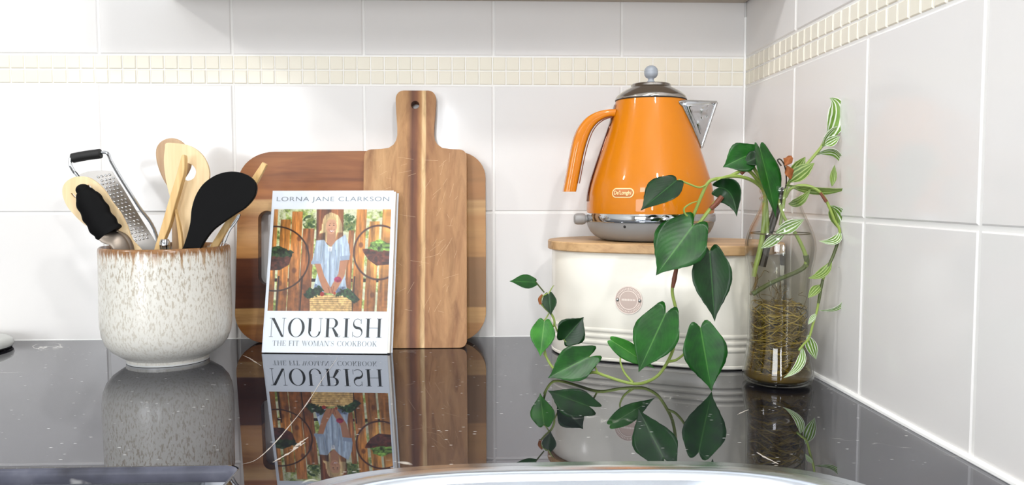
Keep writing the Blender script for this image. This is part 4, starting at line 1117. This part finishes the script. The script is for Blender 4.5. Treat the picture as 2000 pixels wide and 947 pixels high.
# ------------------------------------------------------------------ leaves
def prof_at(tab, t):
    for (a, x), (b, y) in zip(tab, tab[1:]):
        if t <= b:
            f = (t-a)/(b-a); f = f*f*(3-2*f)*.5+f*.5; return x+(y-x)*f
    return tab[-1][1]
HEART = [(0, .76), (.1, .93), (.25, 1.06), (.4, 1.04), (.55, .87), (.7, .58), (.82, .30), (.92, .10), (1, .0)]
LANCE = [(0, .25), (.1, .62), (.25, .92), (.4, 1), (.6, .88), (.8, .5), (.92, .2), (1, 0)]
def leaf(parent, base, tip, wpx, Yb, Yt, m, roll=0, fold=.25, droop=.0, shape=HEART, lobe=.2, ctrl=None, side=0, name='leaf', wobble=0):
    """base / tip in photo points at world depths Yb / Yt, wpx = visible full width; ctrl = optional mid point (px, py, Y)"""
    B = AT(*base, Yb); Tp = AT(*tip, Yt); Lv = Tp-B
    if ctrl: C1 = AT(ctrl[0], ctrl[1], ctrl[2])*2-(B+Tp)/2
    else: C1 = (B+Tp)/2
    view = ((B+Tp)/2-CAM).normalized()
    sc = (((B+Tp)/2-CAM).dot(FW))/FPX
    Wd = wpx*sc/2/max(.25, math.cos(roll))
    L_ = Lv.length
    rowsN, colsN = 18, 12
    bm = bmesh.new(); uvl = bm.loops.layers.uv.new('UVMap'); G = []; UVs = {}
    ph = random.uniform(0, 6)
    for i in range(rowsN+1):
        t = i/rowsN; row = []
        for j in range(colsN+1):
            s = -1+2*j/colsN; a = abs(s)
            te = t-lobe*(1-t)**2.2*math.sin(PI*a**.9)*1.0 + (.10*(1-t)**2*a**3)
            tc = max(min(te, 1), 0)
            c = B*(1-te)**2+C1*2*te*(1-te)+Tp*te**2 if ctrl else B+Lv*te
            d = ((C1-B)*(1-tc)+(Tp-C1)*tc) if ctrl else Lv
            d = d.normalized() if d.length > 1e-9 else Lv.normalized()
            S_ = d.cross(view).normalized(); Nn = S_.cross(d).normalized(); Nn = Nn if Nn.dot(view) < 0 else -Nn
            S_ = Matrix.Rotation(roll, 3, d) @ S_; Nr = Matrix.Rotation(roll, 3, d) @ Nn
            wv = Wd*prof_at(shape, t)
            p = c+S_*(s*wv*(1+side*s))+Nr*(fold*wv*a**1.4 - droop*L_*(te*te) + .04*wv*math.sin(5*t+ph)*a + wobble*wv*math.sin(9*t+ph+s*2)*a)
            row.append(bm.verts.new(p)); UVs[row[-1]] = ((s+1)/2, t)
        G.append(row)
    for i in range(rowsN):
        for j in range(colsN):
            f = bm.faces.new((G[i][j], G[i][j+1], G[i+1][j+1], G[i+1][j]))
            for lp in f.loops: lp[uvl].uv = UVs[lp.vert]
    o = obj(name, bm, m, parent, angle=180)
    sm = o.modifiers.new('thickness', 'SOLIDIFY'); sm.thickness = .00035; sm.offset = 0
    return o

# ------------------------------------------------------------------ heartleaf vine
ph = thing('heartleaf_vine', 'dark green heart-leaved vine trailing left from the bottle across kettle and bin', 'plant', (GX, GY, .1))
def vine(pts, r, m=M_stem, name='stem', seg=8, n=6):
    bm = bmesh.new(); tube(bm, [AT(*p) for p in pts], r, seg, n); return obj(name, bm, m, ph)
# main vine: out of the neck, over the kettle, down to the worktop, along it and up again at the left
vine([(1500, 440, -.315), (1496, 405, -.316), (1492, 375, -.318), (1478, 358, -.322), (1455, 347, -.327), (1430, 344, -.33), (1408, 349, -.332), (1397, 362, -.333)], [.0022, .0022, .0021, .002, .0018])
vine([(1490, 366, -.316), (1470, 340, -.318), (1455, 330, -.322), (1440, 337, -.326), (1420, 346, -.328), (1395, 350, -.33), (1382, 358, -.33), (1372, 378, -.33), (1362, 402, -.328), (1350, 432, -.324), (1338, 470, -.318), (1325, 508, -.316), (1317, 540, -.316), (1313, 570, -.317), (1320, 604, -.320), (1322, 640, -.322), (1315, 680, -.326), (1303, 708, -.330), (1285, 733, -.329), (1262, 746, -.328), (1240, 749.5, -.3295), (1210, 743, -.323), (1180, 733, -.316), (1160, 727, -.306), (1130, 732, -.300), (1100, 730, -.285), (1082, 720, -.27), (1070, 703, -.262), (1064, 685, -.258), (1062, 660, -.255), (1078, 640, -.254), (1083, 630, -.254), (1078, 615, -.254), (1066, 603, -.254), (1056, 592, -.254)], [.0021, .0020, .0019, .0019, .0019, .0019, .0018, .0018, .0017, .0016, .0015, .0013])
vine([(1406, 388, -.334), (1396, 397, -.334), (1384, 412, -.333), (1372, 428, -.332), (1360, 445, -.329), (1352, 470, -.325)], [.0024, .0022, .002], M_stem)
vine([(1410, 384, -.3345), (1400, 396, -.3348), (1388, 408, -.3345)], [.0030, .0034, .0026], M_stembrown, 'node')
vine([(1325, 351, -.336), (1345, 359, -.336), (1365, 366, -.334), (1378, 362, -.332)], .0011, M_stem, 'petiole')
vine([(1352, 426, -.329), (1340, 420, -.332), (1336, 408, -.333), (1348, 398, -.333), (1362, 393, -.331)], [.0010, .0012, .0006], M_stem, 'tendril')
vine([(1322, 520, -.3175), (1317, 545, -.3182), (1314, 562, -.3188)], [.0022, .0030, .0018], M_stembrown, 'node')
vine([(1440, 313, -.322), (1446, 325, -.323), (1456, 329, -.323), (1466, 322, -.321), (1474, 312, -.319)], .0012, M_stem, 'petiole')
vine([(1447, 339, -.325), (1455, 331, -.3255), (1464, 327, -.325)], [.0026, .0030, .0018], M_stembrown, 'node')
vine([(1465, 316, -.318), (1476, 334, -.317), (1486, 350, -.316), (1492, 372, -.316), (1497, 400, -.316), (1499, 455, -.316)], [.0020, .0022], M_stem)
vine([(1366, 637, -.352), (1352, 660, -.350), (1340, 686, -.344), (1322, 702, -.336), (1306, 706, -.331)], [.0012, .0014, .0016], M_stem, 'petiole')
vine([(1212, 695, -.312), (1212, 708, -.314), (1220, 728, -.320), (1236, 747, -.3285)], [.0009, .0012, .0016], M_stem, 'petiole')
vine([(1307, 612, -.333), (1313, 622, -.33), (1322, 636, -.325)], .0012, M_stem, 'petiole')
vine([(1385, 488, -.336), (1366, 500, -.33), (1350, 508, -.326), (1340, 500, -.321)], .0012, M_stem, 'petiole')
vine([(1350, 440, -.335), (1352, 434, -.331), (1353, 426, -.327)], .0013, M_stem, 'petiole')
vine([(1150, 696, -.305), (1160, 712, -.306), (1168, 729, -.308)], .0011, M_stem, 'petiole')
vine([(1046, 550, -.254), (1054, 560, -.254), (1063, 571, -.254)], .0009, M_stemdark, 'petiole')
vine([(1072, 573, -.254), (1078, 562, -.254), (1082, 557, -.254)], [.0009, .0004], M_stem, 'sheath')
vine([(1056, 592, -.254), (1059, 580, -.254), (1070, 572, -.254)], .0009, M_stem, 'petiole')
vine([(1056, 594, -.2545), (1054, 584, -.2545), (1059, 575, -.2545)], [.0018, .0022, .0010], M_dry, 'dry_sheath')
vine([(1062, 626, -.258), (1066, 622, -.256), (1072, 612, -.2545)], .0009, M_stem, 'petiole')
vine([(1062, 690, -.262), (1064, 694, -.261), (1068, 700, -.261)], .0009, M_stem, 'petiole')
vine([(1106, 668, -.259), (1092, 652, -.256), (1083, 634, -.2545)], .0010, M_stem, 'petiole')
LF = lambda *a, **k: leaf(ph, *a, **k)
LF((1322, 352), (1251, 411), 54, -.336, -.352, M_leafdark, roll=.6, fold=.2, lobe=.06)                 # across the kettle
LF((1468, 300), (1414, 324), 58, -.320, -.328, M_leaf, roll=.2, fold=.2, droop=.1, lobe=.28)               # top, pointing left
LF((1486, 304), (1452, 321), 30, -.3245, -.325, M_leafdark, roll=.5, fold=.2, lobe=.2)
LF((1484, 290), (1520, 424), 38, -.332, -.350, M_leaf, roll=-.95, fold=.2, lobe=.10, droop=.04)             # long hanging one over the neck
LF((1404, 366), (1439, 423), 52, -.334, -.350, M_leafdark, roll=.35, fold=.3, lobe=.22, ctrl=(1428, 380, -.338))
LF((1354, 440), (1281, 538), 100, -.336, -.350, M_leaf, roll=.12, fold=.16, lobe=.17)                      # big one below the kettle
LF((1386, 490), (1396, 628), 72, -.337, -.356, M_leafdark, roll=-.1, fold=.3, lobe=.10)
LF((1300, 612), (1247, 727), 84, -.334, -.352, M_leaf, roll=.1, fold=.16, lobe=.17)
LF((1368, 640), (1390, 764.5), 80, -.354, -.3600, M_leaf, roll=-.15, fold=.2, lobe=.12)
LF((1193, 664), (1280, 720), 34, -.312, -.318, M_leafbright, roll=.2, fold=.15, lobe=.05)
LF((1150, 697), (1070, 738), 66, -.306, -.318, M_leaf, roll=.15, fold=.2, lobe=.26)
LF((1103, 662), (1140, 619), 56, -.259, -.262, M_leafdark, roll=.1, fold=.2, lobe=.18)
LF((1063, 628), (1055, 696), 46, -.259, -.268, M_leafbright, roll=.1, fold=.2, lobe=.10)
LF((1072, 575), (1076, 616), 27, -.2545, -.262, M_leafdark, roll=.1, fold=.25, lobe=.12)
LF((1046, 551), (995, 549), 26, -.254, -.262, M_leaf, roll=.5, fold=.15, lobe=.06)

# stems standing in the water and the mass of roots at the bottom
vine([(1494, 392, -.316), (1492, 440, -.314), (1484, 490, -.312), (1476, 520, -.311), (1472, 540, -.31)], [.0030, .0032, .0028], M_stem)
vine([(1510, 372, -.31), (1514, 410, -.312), (1505, 440, -.312), (1500, 470, -.311), (1488, 520, -.310)], [.003, .0042, .0046, .0050], M_stemold)
vine([(1528, 366, -.318), (1522, 395, -.318), (1513, 430, -.318), (1506, 452, -.318)], [.0026, .0036, .003], M_stemold)
vine([(1518, 385, -.325), (1532, 425, -.327), (1556, 460, -.328), (1574, 500, -.326), (1574, 520, -.325)], [.0018, .0020, .0024, .0028], M_stem)
vine([(1574, 498, -.326), (1575, 515, -.325), (1562, 528, -.325), (1530, 542, -.326), (1500, 556, -.327), (1470, 574, -.328)], [.0034, .0030, .0026, .0026, .0030], M_stemdark)
vine([(1468, 512, -.31), (1474, 530, -.31), (1478, 548, -.31), (1466, 575, -.318)], [.0012, .002, .0016], M_root, 'root')
for k, col in enumerate((M_root, M_root2, M_stemold)):
    bm = bmesh.new()
    for i in range((330, 300, 22)[k]):
        z = .008+.080*random.random()**1.2; r0 = random.uniform(.010, .0350)
        a = random.uniform(0, 2*PI); da = random.uniform(.15, .5)*random.choice((-1, 1)); pts = []
        tilt = random.uniform(-.026, .026); tph = random.uniform(0, 6)
        for j in range(random.randint(6, 12)):
            rr_ = min(max(r0+random.uniform(-.004, .004), .004), .0350); zz = min(max(z+tilt*math.sin(a+tph)+random.uniform(-.003, .003), .0075), .096)
            if zz > .03 and rr_ > .0330: rr_ = .0330
            pts.append((GX+rr_*math.cos(a), GY+rr_*math.sin(a), zz)); a += da
        tube(bm, pts, random.uniform(.00025, .0008) if k < 2 else random.uniform(.0007, .0013), 5, 4, cap=False)
    if k == 0:
        for i in range(46):   # fine hairs drifting upward
            a = random.uniform(0, 2*PI); r0 = random.uniform(0, .03); z = random.uniform(.07, .1); pts = []
            for j in range(6):
                pts.append((GX+min(r0, .031)*math.cos(a), GY+min(r0, .031)*math.sin(a), z)); a += random.uniform(-.5, .5); z += random.uniform(-.006, .012); r0 = abs(r0+random.uniform(-.008, .008))
            tube(bm, pts, random.uniform(.0002, .0005), 5, 4, cap=False)
    o = obj('roots', bm, col, ph); o['kind'] = 'stuff'
bm = bmesh.new()
lathe(bm, [(0, .0058), (.034, .0058), (.0362, .0075), (.0372, .0110), (.0362, .0150), (.028, .0165), (.012, .0158), (0, .0165)], GC, 48)
for v in bm.verts:
    if v.co.z > .0125: v.co.z += .0022*math.sin(v.co.x*310)+.0018*math.sin(v.co.y*420+1)
tag(obj('sediment', bm, mat('olive_sediment', (92, 76, 26), .9)), 'olive brown sediment settled at the bottom of the bottle', 'sediment', kind='stuff')

# ------------------------------------------------------------------ striped trailing plant
tp = thing('wandering_plant', 'pale striped green-and-white trailing plant at the right of the bottle', 'plant', (GX, GY, .1))
def tvine(pts, r, m=M_stem, name='stem'):
    bm = bmesh.new(); tube(bm, [AT(*p) for p in pts], r, 8, 6); return obj(name, bm, m, tp)
TL = lambda *a, **k: leaf(tp, *a, **{**dict(shape=LANCE, lobe=0.0, fold=.25), **k})
tvine([(1524, 440, -.320), (1530, 400, -.320), (1536, 366, -.322), (1550, 345, -.326), (1572, 325, -.330), (1592, 302, -.334), (1606, 284, -.336), (1612, 268, -.338)], [.0020, .0020, .0019, .0017])
tvine([(1534, 385, -.321), (1545, 368, -.330), (1570, 362, -.336), (1595, 370, -.342), (1610, 386, -.344), (1620, 405, -.345), (1630, 430, -.346), (1640, 450, -.348), (1636, 475, -.348), (1627, 500, -.348), (1616, 525, -.350), (1606, 550, -.350), (1600, 580, -.352), (1596, 605, -.352), (1588, 632, -.354), (1580, 660, -.356), (1570, 672, -.360), (1560, 684, -.364)], [.0019, .0018, .0016, .0015, .0014, .0014, .0012], M_stem)
tvine([(1602, 376, -.344), (1614, 394, -.3455)], [.0016, .002], M_stembrown, 'node')
tvine([(1636, 474, -.3485), (1627, 500, -.3485), (1617, 522, -.3505)], [.0018, .0019, .0017], M_stemdark, 'node')
tvine([(1607, 546, -.351), (1602, 572, -.353), (1599, 592, -.353)], [.0017, .0018, .0015], M_stemdark, 'node')
TL((1612, 284), (1620, 191), 38, -.337, -.335, M_trad, roll=.3, fold=.5, ctrl=(1634, 222, -.336))
TL((1610, 284), (1641, 266), 20, -.338, -.345, M_trad, fold=.4)
TL((1606, 288), (1640, 248), 20, -.337, -.335, M_trad, roll=.6, fold=.4, ctrl=(1622, 262, -.338))
TL((1592, 303), (1648, 336), 15, -.334, -.342, M_trad, roll=.8, ctrl=(1632, 298, -.338))
TL((1542, 352), (1573, 306), 26, -.326, -.322, M_trad2, roll=.3)
TL((1540, 356), (1591, 318), 30, -.328, -.336, M_trad2, roll=-.3)
TL((1534, 360), (1658, 367), 15, -.330, -.350, M_trad2, roll=.7, ctrl=(1600, 372, -.340))
TL((1625, 364), (1630, 322), 13, -.346, -.344, M_trad2, roll=.2)
TL((1540, 398), (1584, 368), 18, -.322, -.338, M_trad2, roll=.3, ctrl=(1562, 392, -.334))
TL((1515, 455), (1571, 428), 26, -.334, -.336, M_trad, roll=.2)
TL((1486, 485), (1540, 448), 20, -.326, -.322, M_trad, roll=.2)
TL((1622, 402), (1648, 472), 22, -.345, -.350, M_trad, roll=.5, ctrl=(1646, 425, -.346))
TL((1622, 402), (1636, 446), 16, -.345, -.342, M_trad2, roll=.4)
TL((1640, 450), (1598, 470), 17, -.348, -.352, M_trad, roll=.3, ctrl=(1630, 470, -.352))
TL((1638, 452), (1638, 522), 10, -.348, -.345, M_trad, roll=.6, ctrl=(1656, 480, -.346))
TL((1624, 508), (1578, 543), 18, -.349, -.354, M_trad2, roll=.4, ctrl=(1606, 534, -.354))
TL((1603, 556), (1578, 582), 18, -.351, -.356, M_trad2, roll=.2)
TL((1598, 606), (1646, 533), 9, -.352, -.350, M_trad, roll=.7, ctrl=(1648, 590, -.352))
TL((1594, 612), (1578, 634), 10, -.353, -.356, M_trad)
TL((1578, 654), (1594, 702), 22, -.356, -.352, M_trad, roll=.2)
TL((1566, 676), (1530, 738), 17, -.360, -.368, M_trad, roll=.2, ctrl=(1562, 712, -.366))
# dried leaf curled at the neck
dl = thing('dried_leaf', 'curled orange-brown dried leaf caught at the mouth of the bottle', 'leaf', tuple(AT(1535, 330, -.332)))
leaf(dl, (1544, 348), (1536, 322), 16, -.333, -.335, M_dry, roll=.3, fold=.6, shape=LANCE, lobe=.1, name='blade', wobble=.5)
leaf(dl, (1534, 322), (1546, 304), 17, -.335, -.331, M_dry, roll=-.3, fold=.5, shape=LANCE, lobe=.1, name='blade', wobble=.5)
bm = bmesh.new(); tube(bm, [AT(*p) for p in [(1526, 324, -.334), (1520, 316, -.334), (1519, 312, -.334), (1524, 311, -.334), (1530, 318, -.334), (1534, 330, -.333), (1536, 352, -.331), (1534, 368, -.328)]], .0009, 6, 4)
obj('stalk', bm, M_stemold, dl)
